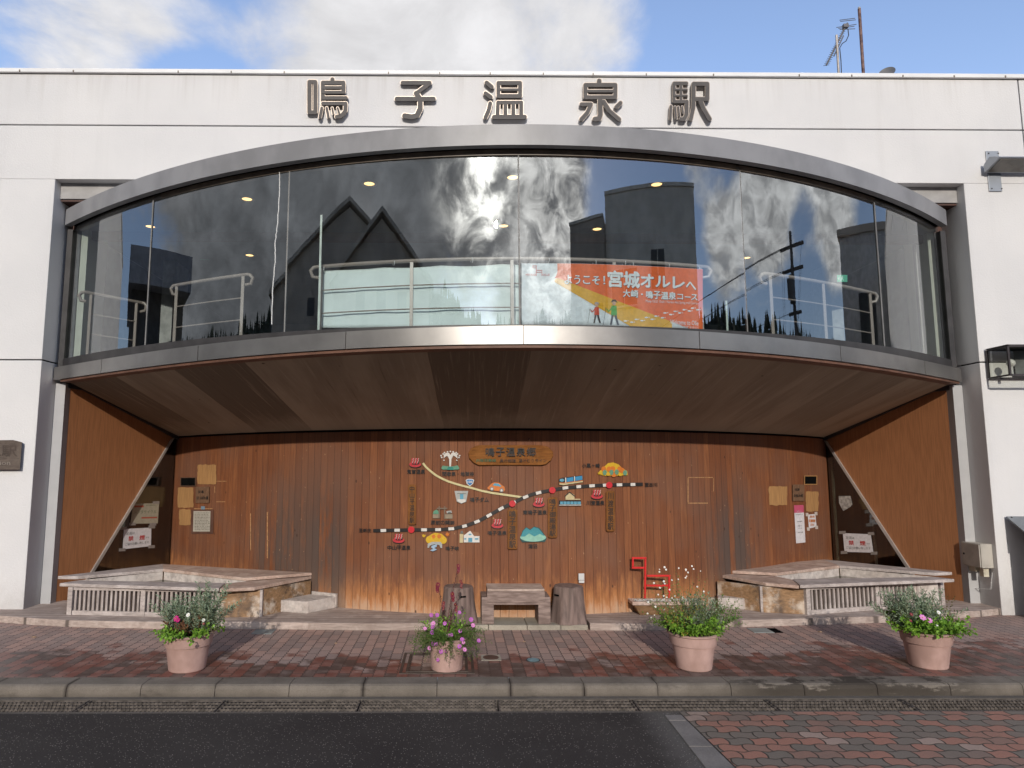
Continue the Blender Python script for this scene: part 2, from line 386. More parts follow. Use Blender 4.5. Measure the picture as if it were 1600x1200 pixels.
def soffit_mat():
    m, nt, b = newmat('board_marked_concrete'); uv = nt.nodes.new('ShaderNodeTexCoord').outputs['UV']
    s = node(nt, 'ShaderNodeSeparateXYZ', inp={0: uv}).outputs
    wob = math_(nt, 'ADD', s[0], math_(nt, 'MULTIPLY', noise(nt, uv, 1.5, 2), .05))
    cell = math_(nt, 'FLOOR', math_(nt, 'DIVIDE', wob, .82)); wn = node(nt, 'ShaderNodeTexWhiteNoise', noise_dimensions='1D', inp={'W': math_(nt, 'ADD', cell, 5.0)}).outputs[0]
    lines = noise(nt, node(nt, 'ShaderNodeCombineXYZ', inp={0: s[0], 1: math_(nt, 'MULTIPLY', s[1], .05), 2: 0.0}).outputs[0], 34, 4, .65)
    wide = noise(nt, node(nt, 'ShaderNodeCombineXYZ', inp={0: s[0], 1: math_(nt, 'MULTIPLY', s[1], .3), 2: 4.0}).outputs[0], 2.2, 4, .6)
    c = mixc(nt, ramp(nt, wn, .25, .75), (0.189, 0.147, 0.105), (0.419, 0.341, 0.250))
    c = mixc(nt, ramp(nt, wide, .42, .62, 0, .45), c, (0.189, 0.147, 0.106))
    c = mixc(nt, ramp(nt, lines, .52, .75, 0, .5), c, (0.512, 0.432, 0.324))
    c = mixc(nt, ramp(nt, lines, .42, .27, 0, .45), c, (0.126, 0.095, 0.067))
    st = noise(nt, uv, 2.6, 7, .65)
    edge = ramp(nt, math_(nt, 'SUBTRACT', s[1], math_(nt, 'MULTIPLY', st, .55)), .35, .72)
    c = mixc(nt, math_(nt, 'MULTIPLY', edge, .55), c, (0.461, 0.392, 0.298))
    c = mixc(nt, ramp(nt, noise(nt, uv, 13, 6, .7), .66, .73, 0, .7), c, (0.088, 0.066, 0.050))
    vor = node(nt, 'ShaderNodeTexVoronoi', inp={'Vector': node(nt, 'ShaderNodeMapping', inp={0: uv, 3: (1.0, 2.2, 1)}).outputs[0], 'Scale': 2.6}).outputs[0]
    c = mixc(nt, ramp(nt, vor, .05, .03, 0, .8), c, (0.063, 0.047, 0.036))
    nt.links.new(c, b.inputs['Base Color']); b.inputs['Roughness'].default_value = .8; b.inputs['Specular IOR Level'].default_value = .2
    bump(nt, b, lines, .5, .006); return m
def glass_mat(name='window_glass', refl=.155, tint=(.90, .95, .95), wavy=.02):
    m = bpy.data.materials.new(name); m.use_nodes = True; nt = m.node_tree; nt.nodes.clear()
    out = nt.nodes.new('ShaderNodeOutputMaterial'); tr = nt.nodes.new('ShaderNodeBsdfTransparent'); tr.inputs[0].default_value = (*tint, 1)
    gl = nt.nodes.new('ShaderNodeBsdfGlossy'); gl.inputs['Roughness'].default_value = 0.0; gl.inputs[0].default_value = (.93, .97, 1, 1)
    ge = nt.nodes.new('ShaderNodeNewGeometry'); dt = node(nt, 'ShaderNodeVectorMath', operation='DOT_PRODUCT', inp={0: ge.outputs['Normal'], 1: ge.outputs['Incoming']}).outputs['Value']
    fr = math_(nt, 'POWER', math_(nt, 'SUBTRACT', 1.0, math_(nt, 'ABSOLUTE', dt)), 5.0)      # Schlick, the same from both sides of the sheet
    f = math_(nt, 'MINIMUM', math_(nt, 'ADD', math_(nt, 'MULTIPLY_ADD', fr, .92, .06), refl), 1.0)
    mx = nt.nodes.new('ShaderNodeMixShader'); nt.links.new(f, mx.inputs[0]); nt.links.new(tr.outputs[0], mx.inputs[1]); nt.links.new(gl.outputs[0], mx.inputs[2])
    if wavy:
        n = noise(nt, mapped(nt, 'Object', (1.0, 1.0, .25)), 2.2, 2, .4)
        b = node(nt, 'ShaderNodeBump', inp={'Height': n, 'Strength': wavy, 'Distance': .05}); nt.links.new(b.outputs[0], gl.inputs['Normal'])
    nt.links.new(mx.outputs[0], out.inputs[0]); return m
def wet_mask(nt, v, rnd):
    """hosed-down patches on the pavement along the kerb (real stains with their own outline, brick by brick)."""
    s = node(nt, 'ShaderNodeSeparateXYZ', inp={0: v}).outputs
    n = noise(nt, node(nt, 'ShaderNodeMapping', inp={0: v, 3: (1.0, 1.6, 1)}).outputs[0], 2.0, 5, .62)
    e = math_(nt, 'ADD', math_(nt, 'MULTIPLY', n, 1.15), math_(nt, 'MULTIPLY', math_(nt, 'ABSOLUTE', math_(nt, 'ADD', s[0], .8)), .055))
    e = math_(nt, 'ADD', e, math_(nt, 'MULTIPLY', math_(nt, 'SUBTRACT', rnd, .5), .15))
    y = math_(nt, 'ADD', s[1], 2.2)                      # 0 at the kerb
    return ramp(nt, math_(nt, 'SUBTRACT', e, math_(nt, 'MULTIPLY', y, .55)), .30, .40)
def paving():
    m, nt, b = newmat('pavement_bricks'); v = mapped(nt); s = node(nt, 'ShaderNodeSeparateXYZ', inp={0: v}).outputs
    zig = math_(nt, 'PINGPONG', math_(nt, 'MULTIPLY', s[1], 1.0), .028)
    # columns run away from the viewer with toothed sides; bricks staggered from column to column
    vv = node(nt, 'ShaderNodeCombineXYZ', inp={0: s[1], 1: math_(nt, 'ADD', s[0], math_(nt, 'MULTIPLY', zig, .38)), 2: 0.0}).outputs[0]
    br = node(nt, 'ShaderNodeTexBrick', offset=.5, offset_frequency=2, inp={'Vector': vv, 'Color1': (0, 0, 0, 1), 'Color2': (1, 1, 1, 1), 'Mortar': (.5, .5, .5, 1), 'Scale': 1.0, 'Mortar Size': .004, 'Mortar Smooth': .3, 'Bias': 0.0, 'Brick Width': .19, 'Row Height': .093})
    rnd = br.outputs[0]; mort = br.outputs[1]
    big = noise(nt, v, 1.3, 4)
    dry = mixc(nt, ramp(nt, rnd, .1, .9), (.29, .21, .185), (.43, .275, .225))
    dry = mixc(nt, ramp(nt, big, .35, .7, 0, .5), dry, (.39, .305, .27))
    wetc = mixc(nt, ramp(nt, rnd, .35, .65), (0.075, 0.052, 0.046), (0.181, 0.064, 0.049))
    w = wet_mask(nt, v, rnd)
    w2 = math_(nt, 'MULTIPLY', w, ramp(nt, noise(nt, v, 7, 4), .3, .6, .55, 1.0))
    c = mixc(nt, w2, dry, wetc)
    c = mixc(nt, ramp(nt, noise(nt, v, 90, 4, .7), .3, .75, 0, .3), c, (0.072, 0.055, 0.049))
    c = mixc(nt, math_(nt, 'MULTIPLY', mort, .9), c, (0.041, 0.032, 0.029))
    c = mixc(nt, ramp(nt, noise(nt, v, 24, 3), .74, .77, 0, .6), c, (0.435, 0.392, 0.348))
    nt.links.new(c, b.inputs['Base Color'])
    nt.links.new(ramp(nt, w2, 0, 1, .85, .42), b.inputs['Roughness']); b.inputs['Specular IOR Level'].default_value = .35
    bump(nt, b, math_(nt, 'SUBTRACT', math_(nt, 'MULTIPLY', noise(nt, v, 70, 3), .3), mort), .7, .006); return m
def wave_paving():
    m, nt, b = newmat('wavy_interlocking_bricks'); v = mapped(nt); s = node(nt, 'ShaderNodeSeparateXYZ', inp={0: v}).outputs
    wy = math_(nt, 'MULTIPLY', math_(nt, 'SINE', math_(nt, 'MULTIPLY', s[0], 2*math.pi/.15)), .010)
    wx = math_(nt, 'MULTIPLY', math_(nt, 'SINE', math_(nt, 'MULTIPLY', s[1], 2*math.pi/.20)), .012)
    vv = node(nt, 'ShaderNodeCombineXYZ', inp={0: math_(nt, 'ADD', s[0], wx), 1: math_(nt, 'ADD', s[1], wy), 2: 0.0}).outputs[0]
    br = node(nt, 'ShaderNodeTexBrick', offset=.5, offset_frequency=2, inp={'Vector': vv, 'Color1': (0, 0, 0, 1), 'Color2': (1, 1, 1, 1), 'Mortar': (.5, .5, .5, 1), 'Scale': 1.0, 'Mortar Size': .006, 'Mortar Smooth': .4, 'Bias': 0.0, 'Brick Width': .15, 'Row Height': .10})
    rnd, mort = br.outputs[0], br.outputs[1]
    c = mixc(nt, ramp(nt, rnd, .30, .70), (0.169, 0.141, 0.116), (0.328, 0.155, 0.111))
    c = mixc(nt, ramp(nt, rnd, .93, .97, 0, .55), c, (0.362, 0.333, 0.285))
    c = mixc(nt, ramp(nt, noise(nt, v, 3.0, 6, .65), .45, .75, 0, .5), c, (0.130, 0.109, 0.089))
    c = mixc(nt, ramp(nt, noise(nt, v, 80, 4, .7), .35, .75, 0, .3), c, (0.086, 0.070, 0.056))
    c = mixc(nt, math_(nt, 'MULTIPLY', mort, .95), c, (0.038, 0.032, 0.025))
    nt.links.new(c, b.inputs['Base Color']); b.inputs['Roughness'].default_value = .75
    bump(nt, b, math_(nt, 'SUBTRACT', math_(nt, 'MULTIPLY', noise(nt, v, 70, 3), .3), mort), .8, .007); return m
def asphalt():
    m, nt, b = newmat('asphalt'); v = mapped(nt)
    s = node(nt, 'ShaderNodeSeparateXYZ', inp={0: v}).outputs; e0, e1 = onZ(1040, 1120, ROAD), onZ(1100, 1198, ROAD); k = float((e1[0]-e0[0])/(e1[1]-e0[1]))
    dd = math_(nt, 'SUBTRACT', math_(nt, 'ADD', math_(nt, 'MULTIPLY', math_(nt, 'SUBTRACT', s[1], float(e0[1])), k), float(e0[0])), s[0])
    sp = node(nt, 'ShaderNodeTexVoronoi', inp={'Vector': v, 'Scale': 95.0}).outputs
    c = mixc(nt, ramp(nt, noise(nt, v, 1.2, 5), .3, .7), (0.031, 0.026, 0.024), (0.048, 0.042, 0.038))
    c = mixc(nt, ramp(nt, noise(nt, v, 140, 3, .7), .35, .7, 0, .55), c, (0.066, 0.060, 0.058))
    dust = ramp(nt, math_(nt, 'ADD', math_(nt, 'ABSOLUTE', dd), math_(nt, 'MULTIPLY', noise(nt, v, 5, 5), .22)), .36, .12)
    c = mixc(nt, math_(nt, 'MULTIPLY', dust, .6), c, (.15, .14, .13))
    c = mixc(nt, ramp(nt, noise(nt, node(nt, 'ShaderNodeMapping', inp={0: v, 3: (.35, 1, 1)}).outputs[0], 1.1, 6, .7), .5, .75, 0, .35), c, (.072, .063, .056))
    sel = node(nt, 'ShaderNodeSeparateColor', inp={0: sp[1]}).outputs[0]
    chip = math_(nt, 'MULTIPLY', ramp(nt, sp[0], .32, .18), ramp(nt, sel, .78, .84))
    c = mixc(nt, chip, c, (0.408, 0.372, 0.330))
    nt.links.new(c, b.inputs['Base Color']); b.inputs['Roughness'].default_value = .8; b.inputs['Specular IOR Level'].default_value = .15
    bump(nt, b, noise(nt, v, 160, 3, .7), .9, .006); return m
def stained_wood(name, base, pale, dark, stretch=(1, 8, 8), pl=.5, dk=.5):
    m, nt, b = newmat(name); v = mapped(nt, 'Object', stretch)
    g = noise(nt, v, 9, 6, .6, .4); p = noise(nt, mapped(nt), 5.0, 7, .66); p2 = noise(nt, mapped(nt, 'Object', (1.3, 1.3, 1.3)), 2.3, 7, .68)
    c = mixc(nt, ramp(nt, g, .3, .72), base, tuple(q*.6 for q in base))
    c = mixc(nt, math_(nt, 'MULTIPLY', ramp(nt, p, .46, .64), pl), c, pale)
    c = mixc(nt, math_(nt, 'MULTIPLY', ramp(nt, p2, .50, .66), dk), c, dark)
    nt.links.new(c, b.inputs['Base Color']); b.inputs['Roughness'].default_value = .8; b.inputs['Specular IOR Level'].default_value = .25
    bump(nt, b, g, .4, .004); return m
def conc(name, a, b2, dark=.4, scale=3.0):
    m, nt, b = newmat(name); v = mapped(nt)
    c = mixc(nt, ramp(nt, noise(nt, v, scale, 6, .65), .3, .7), a, b2)
    c = mixc(nt, ramp(nt, noise(nt, v, 130, 3, .7), .35, .75, 0, .5), c, tuple(q*.45 for q in a))
    c = mixc(nt, ramp(nt, noise(nt, mapped(nt, 'Object', (1, 1, 2.5)), 2.2, 6, .7), .55, .75, 0, dark), c, (.045, .038, .032))
    nt.links.new(c, b.inputs['Base Color']); b.inputs['Roughness'].default_value = .85; b.inputs['Specular IOR Level'].default_value = .25
    bump(nt, b, noise(nt, v, 110, 3, .7), .6, .004); return m
def brushed(name, col, rough=.38, sc=2.0):
    m, nt, b = newmat(name); v = mapped(nt)
    c = mixc(nt, ramp(nt, noise(nt, v, sc, 5, .6), .35, .7), col, tuple(q*.78 for q in col))
    nt.links.new(c, b.inputs['Base Color']); b.inputs['Metallic'].default_value = .85
    nt.links.new(ramp(nt, noise(nt, mapped(nt, 'Object', (1, 1, .3)), 1.2, 3), .3, .7, rough*.9, rough*1.15), b.inputs['Roughness']); return m
def leafm(name, c1, c2, trans=.25):
    m, nt, b = newmat(name); info = nt.nodes.new('ShaderNodeTexCoord').outputs['Object']
    nt.links.new(mixc(nt, ramp(nt, noise(nt, info, 40, 2), .35, .65), c1, c2), b.inputs['Base Color']); b.inputs['Roughness'].default_value = .5
    b.inputs['Specular IOR Level'].default_value = .3; b.inputs['Transmission Weight'].default_value = 0.0
    b.inputs['Subsurface Weight'].default_value = 0.0
    tl = nt.nodes.new('ShaderNodeBsdfTranslucent'); tl.inputs[0].default_value = (*c2, 1); mx = nt.nodes.new('ShaderNodeMixShader'); mx.inputs[0].default_value = trans
    o = nt.nodes['Material Output']; nt.links.new(b.outputs[0], mx.inputs[1]); nt.links.new(tl.outputs[0], mx.inputs[2]); nt.links.new(mx.outputs[0], o.inputs[0])
    return m
def kerb_mat():
    m = conc('kerb_concrete', (.215, .185, .155), (.14, .12, .098), .8); nt = m.node_tree; b = nt.nodes['Principled BSDF']; lk = b.inputs['Base Color'].links[0].from_socket
    v = mapped(nt); s = node(nt, 'ShaderNodeSeparateXYZ', inp={0: v}).outputs; n = noise(nt, node(nt, 'ShaderNodeMapping', inp={0: v, 3: (1, 1, 3)}).outputs[0], 3.2, 6, .7)
    wet = math_(nt, 'MULTIPLY', ramp(nt, math_(nt, 'ABSOLUTE', math_(nt, 'SUBTRACT', s[0], 2.35)), 1.25, .55), ramp(nt, math_(nt, 'ADD', n, math_(nt, 'MULTIPLY', s[2], -2.0)), .46, .54))
    c = mixc(nt, math_(nt, 'MULTIPLY', wet, .85), lk, (.035, .028, .022))
    foot = ramp(nt, math_(nt, 'ADD', s[2], math_(nt, 'MULTIPLY', n, .05)), -.015, -.06); c = mixc(nt, math_(nt, 'MULTIPLY', foot, .55), c, (.07, .058, .046))
    joint = ramp(nt, math_(nt, 'ABSOLUTE', math_(nt, 'SUBTRACT', math_(nt, 'FRACT', math_(nt, 'ADD', math_(nt, 'DIVIDE', math_(nt, 'ADD', s[0], 9.12), .555), .5)), .5)), .055, .0)
    c = mixc(nt, math_(nt, 'MULTIPLY', math_(nt, 'MULTIPLY', joint, ramp(nt, noise(nt, v, 2.4, 3), .48, .62)), .8), c, (.045, .036, .03)); nt.links.new(c, b.inputs['Base Color']); return m
PL = plaster(); TIM = timber(); SOF = soffit_mat(); GLS = glass_mat(); PAV = paving(); WAV = wave_paving(); ASP = asphalt()
SIDEGLS = glass_mat('side_window_glass', .05, (.62, .60, .56), 0)
LAMPGLS = glass_mat('lantern_glass', .04, (.80, .82, .78), 0)
KERB = kerb_mat()
PALECONC = conc('pale_stone', (.42, .38, .31), (.31, .275, .225), .3)
GUTTER = conc('gutter_concrete', (.15, .13, .112), (.10, .088, .076), .5)
EDGE = conc('edging_concrete', (.235, .215, .20), (.165, .15, .14), .35)
def deck_mat(m):
    nt = m.node_tree; b = nt.nodes['Principled BSDF']; lk = b.inputs['Base Color'].links[0].from_socket; s = node(nt, 'ShaderNodeSeparateXYZ', inp={0: mapped(nt)}).outputs
    fr = math_(nt, 'FRACT', math_(nt, 'DIVIDE', math_(nt, 'ADD', s[1], math_(nt, 'MULTIPLY', s[0], .02)), .105)); e = math_(nt, 'MINIMUM', fr, math_(nt, 'SUBTRACT', 1.0, fr))
    wn = node(nt, 'ShaderNodeTexWhiteNoise', noise_dimensions='1D', inp={'W': math_(nt, 'FLOOR', math_(nt, 'DIVIDE', s[1], .105))}).outputs[0]
    c = mixc(nt, math_(nt, 'MULTIPLY', wn, .35), lk, (.17, .13, .11)); nt.links.new(mixc(nt, math_(nt, 'MULTIPLY', ramp(nt, e, .06, .02), .75), c, (.05, .04, .035)), b.inputs['Base Color']); return m
DECK = deck_mat(stained_wood('weathered_deck_boards', (0.505, 0.408, 0.358), (0.652, 0.558, 0.498), (0.233, 0.174, 0.144), (.6, 9, 9), .5, .45))
GREYW = stained_wood('silvered_timber', (0.469, 0.407, 0.379), (0.606, 0.547, 0.521), (0.260, 0.218, 0.200), (1, 6, 6), .5, .35)
LATT = stained_wood('silvered_lattice_timber', (0.437, 0.377, 0.350), (0.572, 0.512, 0.486), (0.260, 0.218, 0.200), (8, 8, .8), .4, .3)
RAW = stained_wood('water_stained_panel', (.36, .22, .12), (.58, .50, .42), (.085, .065, .055), (1, 6, 6), .9, .8)
LIME = stained_wood('limescaled_block', (0.550, 0.488, 0.450), (0.650, 0.600, 0.562), (0.375, 0.288, 0.237), (2, 2, 2), .6, .3)
STUMP = mat('stump_concrete', (0.169, 0.119, 0.103), .75, var=.28, scale=5, stretch=(5, 5, .6), bmp=.5, bscale=14)
LAM = mat('brown_laminate', (.30, .13, .058), .42, var=.13, scale=14, stretch=(6, 6, .25), spec=.35)
MET = mat('canopy_painted_steel', (.22, .22, .23), .42, var=.12, scale=3, stretch=(1, 1, .6), spec=.5); LEDG = brushed('ledge_stainless', (.37, .355, .34), .36)
GALV = brushed('galvanised_steel', (.36, .38, .41), .5)
DARKF = mat('dark_frame_paint', (.035, .033, .034), .45); TAN = mat('head_frame_bronze', (.16, .125, .095), .45)
MULM = mat('mullion_grey', (.13, .13, .13), .5)
SILV = mat('aluminium', (.52, .50, .48), .4, metal=.6, var=.1); CORN = mat('corner_strip_shade_grey', (.40, .40, .405), .5, var=.03)  # CORN: white strips with their shade put into one even grey
STRIPW = mat('white_strip_paint', (.58, .58, .58), .5, var=.03)
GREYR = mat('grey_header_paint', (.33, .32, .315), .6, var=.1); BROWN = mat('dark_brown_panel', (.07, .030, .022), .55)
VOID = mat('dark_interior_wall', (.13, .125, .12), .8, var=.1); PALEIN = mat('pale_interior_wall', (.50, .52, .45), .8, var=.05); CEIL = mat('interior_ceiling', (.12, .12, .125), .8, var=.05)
BLACK = mat('black_recess', (.006, .006, .006), .9, spec=0.0); RAIL = mat('rail_paint', (.30, .255, .225), .35, var=.05)  # BLACK also carries the shade of the wall openings in its colour
CLOTH = mat('white_cloth', (.72, .83, .83), .8, var=.03); INK = flat('black_ink', (.02, .018, .018)); FOREST = mat('conifer_green', (.022, .032, .016), .8, var=.35, scale=.2)

# ------------------------------------------------------------------ ground
def sheet(name, x0, x1, y0, y1, z, m):
    b = MB(); b.keep = True; b.add([(x0, y0, z), (x1, y0, z), (x1, y1, z), (x0, y1, z)], [(0, 1, 2, 3)]); return structure(b.build(name, m))
sheet('pavement', -60, 60, -2.19, 40, 0.0, PAV)
sheet('road', -400, 400, -500, -2.735, ROAD, ASP)
xe = onZ(1040, 1120, ROAD)[0]; xe2 = onZ(1100, 1198, ROAD); xa = onZ(1068, 1120, ROAD)[0]; xb = onZ(1148, 1198, ROAD)
# brick apron right of a concrete edging that runs away from the kerb at a slant
def slant(x, y): return x + (xe2[0]-xe)*(y+2.75)/(xe2[1]+2.75)
def slant2(x, y): return x + (xb[0]-xa)*(y+2.75)/(xb[1]+2.75)
b = MB(); b.keep = True
b.add([(slant2(xa, -9), -9, ROAD+.004), (60, -9, ROAD+.004), (60, -2.735, ROAD+.004), (xa, -2.735, ROAD+.004)], [(0, 1, 2, 3)])
structure(b.build('brick_road_paving', WAV))
ORD = ['first', 'second', 'third', 'fourth', 'fifth', 'sixth', 'seventh', 'eighth', 'ninth']
for k in range(4):
    y1 = -2.80-.43*k; y0 = y1-.425
    if k == 0: y1, y0 = -2.80, -2.90
    else: y1 = -2.906-.43*(k-1); y0 = y1-.424
    b = MB(); P = [(slant(xe, y0), y0), (slant2(xa, y0)-.012, y0), (slant2(xa, y1)-.012, y1), (slant(xe, y1), y1)]
    b.loft([(x, y, ROAD-.05) for x, y in P], [(x, y, ROAD+.008) for x, y in P])
    tag(b.build('edging_stone', EDGE, bevel=.004), ORD[k]+' pale grey edging slab from the drain, between asphalt and brick paving', 'edging slab', 'edging slabs beside the asphalt')
# kerb: one run of stones with open joints
b = MB(); b.keep = True; x = -9.12
while x < 9:
    L = .555; y0, y1 = -2.39, -2.19; r = .03
    prof = [(y1, -.12), (y1, .004), (y0+r, .004), (y0+.010, -.006), (y0, -.028), (y0-.008, -.12)]
    b.loft([(x+.0015, p, q) for p, q in prof], [(x+L-.0015, p, q) for p, q in prof]); x += L
structure(b.build('kerb', KERB, bevel=.004))
b = MB(); b.keep = True
b.box(-12, 12, -2.45, -2.38, -.2, ROAD); b.box(-12, 12, -2.735, -2.705, -.2, ROAD); b.box(-12, 12, -2.705, -2.45, -.25, -.20)
structure(b.build('gutter', GUTTER))
# drain gratings
def grating():
    b = MB(); L = .99; x0 = 0
    for y in (-2.700, -2.638, -2.576, -2.514, -2.456): b.box(x0, x0+L, y-.004, y+.004, -.125, ROAD-.004)
    for k in range(34):
        x = x0+.01+k*.0294
        b.box(x, x+.006, -2.698, -2.458, -.122, ROAD-.012); 
        for y in (-2.638, -2.576, -2.514): b.box(x-.004, x+.010, y-.010, y+.010, -.10, ROAD+.002)
    b.box(x0, x0+.012, -2.70, -2.456, -.122, ROAD-.002); b.box(x0+L-.012, x0+L, -2.70, -2.456, -.122, ROAD-.002)
    return b.build('drain_grating', mat('grating_steel', (.115, .098, .086), .55, metal=.4, var=.35, scale=20))
g0 = grating()
for k in range(9):
    o = g0 if k == 0 else g0.copy()
    if k: COL.objects.link(o)
    o.location = (-4.85+k*1.0, g0.location[1], g0.location[2])
    tag(o, ORD[k]+' rusty drain grating from the left in the run along the kerb', 'drain grating', 'drain gratings along the kerb')

# ------------------------------------------------------------------ station building
BLD = thing('station_building', 'white two storey station building with a curved glazed front over a timber lined recess', 'building', (0, 0, 0))
XJ = float(onY(1592, 140, 0)[0])
WX = 5.40
def part(b, name, m, **k): return b.build(name, m, BLD, **k)
g = .007
b = MB()
ZT, ZJ1, ZJ2, ZO = 6.314, 5.669, 2.836, 4.995
for xa_, xb_ in ((-14, XJ-g), (XJ+g, 14)):
    b.box(xa_, xb_, 0, .40, ZJ1+g, ZT)
    b.box(xa_, xb_, 0, .40, ZO, ZJ1-g)
for xa_, xb_ in ((-14, -WX), (WX, XJ-g), (XJ+g, 14)):
    b.box(xa_, xb_, 0, .40, ZJ2+g, ZO-.0005)
    b.box(xa_, xb_, 0, .40, -.05, ZJ2-g)
part(b, 'wall', PL, bevel=.006)
b = MB()
for s in (-1, 1): b.box(s*WX*1.001, s*14, .025, .30, 0, ZO+.2)
b.box(-14, 14, .025, .30, ZO+.2, ZT-.1); part(b, 'joint_backing', BLACK)
b = MB(); b.box(-14, 14, -.035, .45, ZT+.006, 6.372); part(b, 'coping', mat('coping_sheet', (.74, .74, .74), .45, var=.05, scale=2), bevel=.006)
b = MB(); b.box(-14, 14, .0, .42, ZT-.004, ZT+.006); part(b, 'coping_shadow_gap', BLACK)
for px in (30, 114, 278, 361, 444, 607, 687, 766, 849, 927, 1010, 1115, 1249, 1331, 1411, 1491, 1571):
    p = onY(px, 118, -.04); b = MB(); b.box(p[0]-.006, p[0]+.006, -.043, -.034, ZT+.006, ZT+.030); part(b, 'coping_clip', TAN)
b = MB()
b.box(-14, 14, .40, 11, 6.02, 6.2); b.box(-14, -13.8, .41, 11, 0, 6.02); b.box(13.8, 14, .41, 11, 0, 6.02); b.box(-13.8, 13.8, 10.8, 11, 0, 6.02)
part(b, 'light_blocking_shell', GREYR)  # unseen roof and rear walls, added to keep light out of the interior
# header above the glazed bay and the dark pocket below it
b = MB(); b.box(-WX+.002, WX-.002, .12, .40, 4.80, ZO-.003); part(b, 'header_beam', GREYR, bevel=.004)
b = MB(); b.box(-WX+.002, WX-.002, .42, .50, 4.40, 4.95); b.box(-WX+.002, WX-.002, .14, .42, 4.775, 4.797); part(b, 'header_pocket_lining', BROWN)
# canopy
b = MB(); b.sweep(Y_can, [(0, ZC0), (0, ZC1), (.03, ZC1+.012), (.16, ZC1+.012), (.16, ZC0+.045), (.075, ZC0+.045), (.07, ZC0)], -5.385, 5.25, 120); part(b, 'canopy_band', MET, smooth=True)
b = MB(); b.grid(lambda u, v: (-5.3+10.6*u, (Y_can(-5.3+10.6*u)+.1)*(1-v)+.44*v, ZC1+.008+.05*v), 64, 1); part(b, 'canopy_roof', GREYR)
b = MB(); b.sweep(Y_can, [(.072, ZC0+.01), (.072, ZC0+.03), (.118, ZC0+.03), (.118, ZC0+.01)], -5.36, 5.24, 100); part(b, 'canopy_shadow_slot', BLACK)
b = MB(); b.sweep(Y_can, [(.108, ZC0-.045), (.108, ZC0+.008), (.18, ZC0+.008), (.18, ZC0-.045)], -5.33, 5.22, 100); part(b, 'window_head', TAN)
# glazing
MUL = [-5.29, -3.92, -2.275, -.09, 2.075, 3.85, 5.19]
b = MB(); b.sweep(Y_gls, [(-.03, ZL1+.004), (-.03, 2.885), (.05, 2.885), (.05, ZL1+.004)], -5.30, 5.20, 100); part(b, 'window_sill', DARKF)
for i in range(6):
    x0, x1 = MUL[i]+.005, MUL[i+1]-.005; b = MB()
    # every sheet is curved a hair differently from its neighbours
    k = [.0, -.012, .010, -.014, .012, 0][i]; xm = (x0+x1)/2
    b.grid(lambda u, v: (x0+(x1-x0)*u, Y_gls(x0+(x1-x0)*u)+k*(x0+(x1-x0)*u-xm)*.5, 2.88+(ZC0+.01-2.88)*v), 48, 2)
    part(b, 'window_pane', GLS, smooth=True, fix=False)
for x in MUL[1:-1]:
    b = MB(); b.box(x-.006, x+.006, Y_gls(x)-.006, Y_gls(x)+.02, 2.886, ZC0-.046); part(b, 'mullion', MULM)
for s, xj in ((-1, 5.295), (1, 5.195)):
    b = MB(); b.box(s*xj, s*(xj+.062), Y_gls(xj)-.03, Y_gls(xj)+.06, ZL1+.005, ZC0-.046); part(b, 'window_jamb', DARKF)
    b = MB(); b.box(s*5.4, s*5.6, .401, .62, ZL1+.004, 4.774); part(b, 'reveal_return', PL)
    b = MB(); b.box(s*(xj-.05), s*5.399, .56, .61, ZL1+.004, 4.774); part(b, 'jamb_filler', GREYR)
b = MB(); pts = [(437, 268), (437, 300), (434, 345), (430, 380), (430, 410), (426, 450), (424, 515)]
pp = []
for i in range(len(pts)-1):
    for t in np.linspace(0, 1, 8, endpoint=False): pp.append((pts[i][0]*(1-t)+pts[i+1][0]*t+random.uniform(-.5, .5), pts[i][1]*(1-t)+pts[i+1][1]*t))
b.tube([on_curve(x, y, Y_gls, .006) for x, y in pp], .0045, 6); part(b, 'sealant_bead', STRIPW)
# ledge
LJ = [-5.39, -4.50, -3.12, -1.60, -.105, 1.41, 3.0, 4.44, 5.30]
for i in range(8):
    b = MB(); b.sweep(Y_lip, [(0, ZL0), (0, ZL1), (.10, ZL1), (.10, ZL0)], LJ[i]+.004, LJ[i+1]-.004, 16); part(b, 'ledge_panel', LEDG, smooth=True)
b = MB(); b.sweep(Y_lip, [(.012, ZL0+.004), (.012, ZL1-.004), (.52, ZL1-.004), (.52, ZL0+.004)], -5.38, 5.29, 100); part(b, 'ledge_core', DARKF)
b = MB(); b.sweep(Y_lip, [(.02, ZL0-.028), (.02, ZL0-.002), (.17, ZL0-.002), (.17, ZL0-.028)], -5.28, 5.28, 100); part(b, 'ledge_drip_strip', mat('brown_drip_strip', (.13, .062, .04), .6))
def sof(u, v):
    a = 2*u-1; f = np.array((5.22*a, min(Y_lip(5.22*a)+.15, .36), ZL0-.018)); k = np.array((4.60*a, Y_wod(4.60*a)+.02, 2.035))
    return tuple(f*(1-v)+k*v)
b = MB(); b.grid(sof, 100, 12, uv=lambda u, v: (9.8*(u-.5), v)); part(b, 'soffit', SOF, smooth=True)
# timber wall, uv in metres
XS = np.linspace(-4.66, 4.66, 161); AL = [0.0]
for i in range(160): AL.append(AL[-1]+math.hypot(XS[i+1]-XS[i], Y_wod(XS[i+1])-Y_wod(XS[i])))
AL = np.array(AL)-AL[80]
b = MB(); b.grid(lambda u, v: (XS[round(u*160)], Y_wod(XS[round(u*160)]), .03+2.08*v), 160, 4, uv=lambda u, v: (AL[round(u*160)], .03+2.08*v)); part(b, 'timber_wall', TIM, smooth=True)
b = MB(); b.sweep(Y_wod, [(-.012, 2.022), (-.012, 2.045), (0.004, 2.045), (0.004, 2.022)], -4.6, 4.6, 80); part(b, 'wall_head_bead', BLACK)
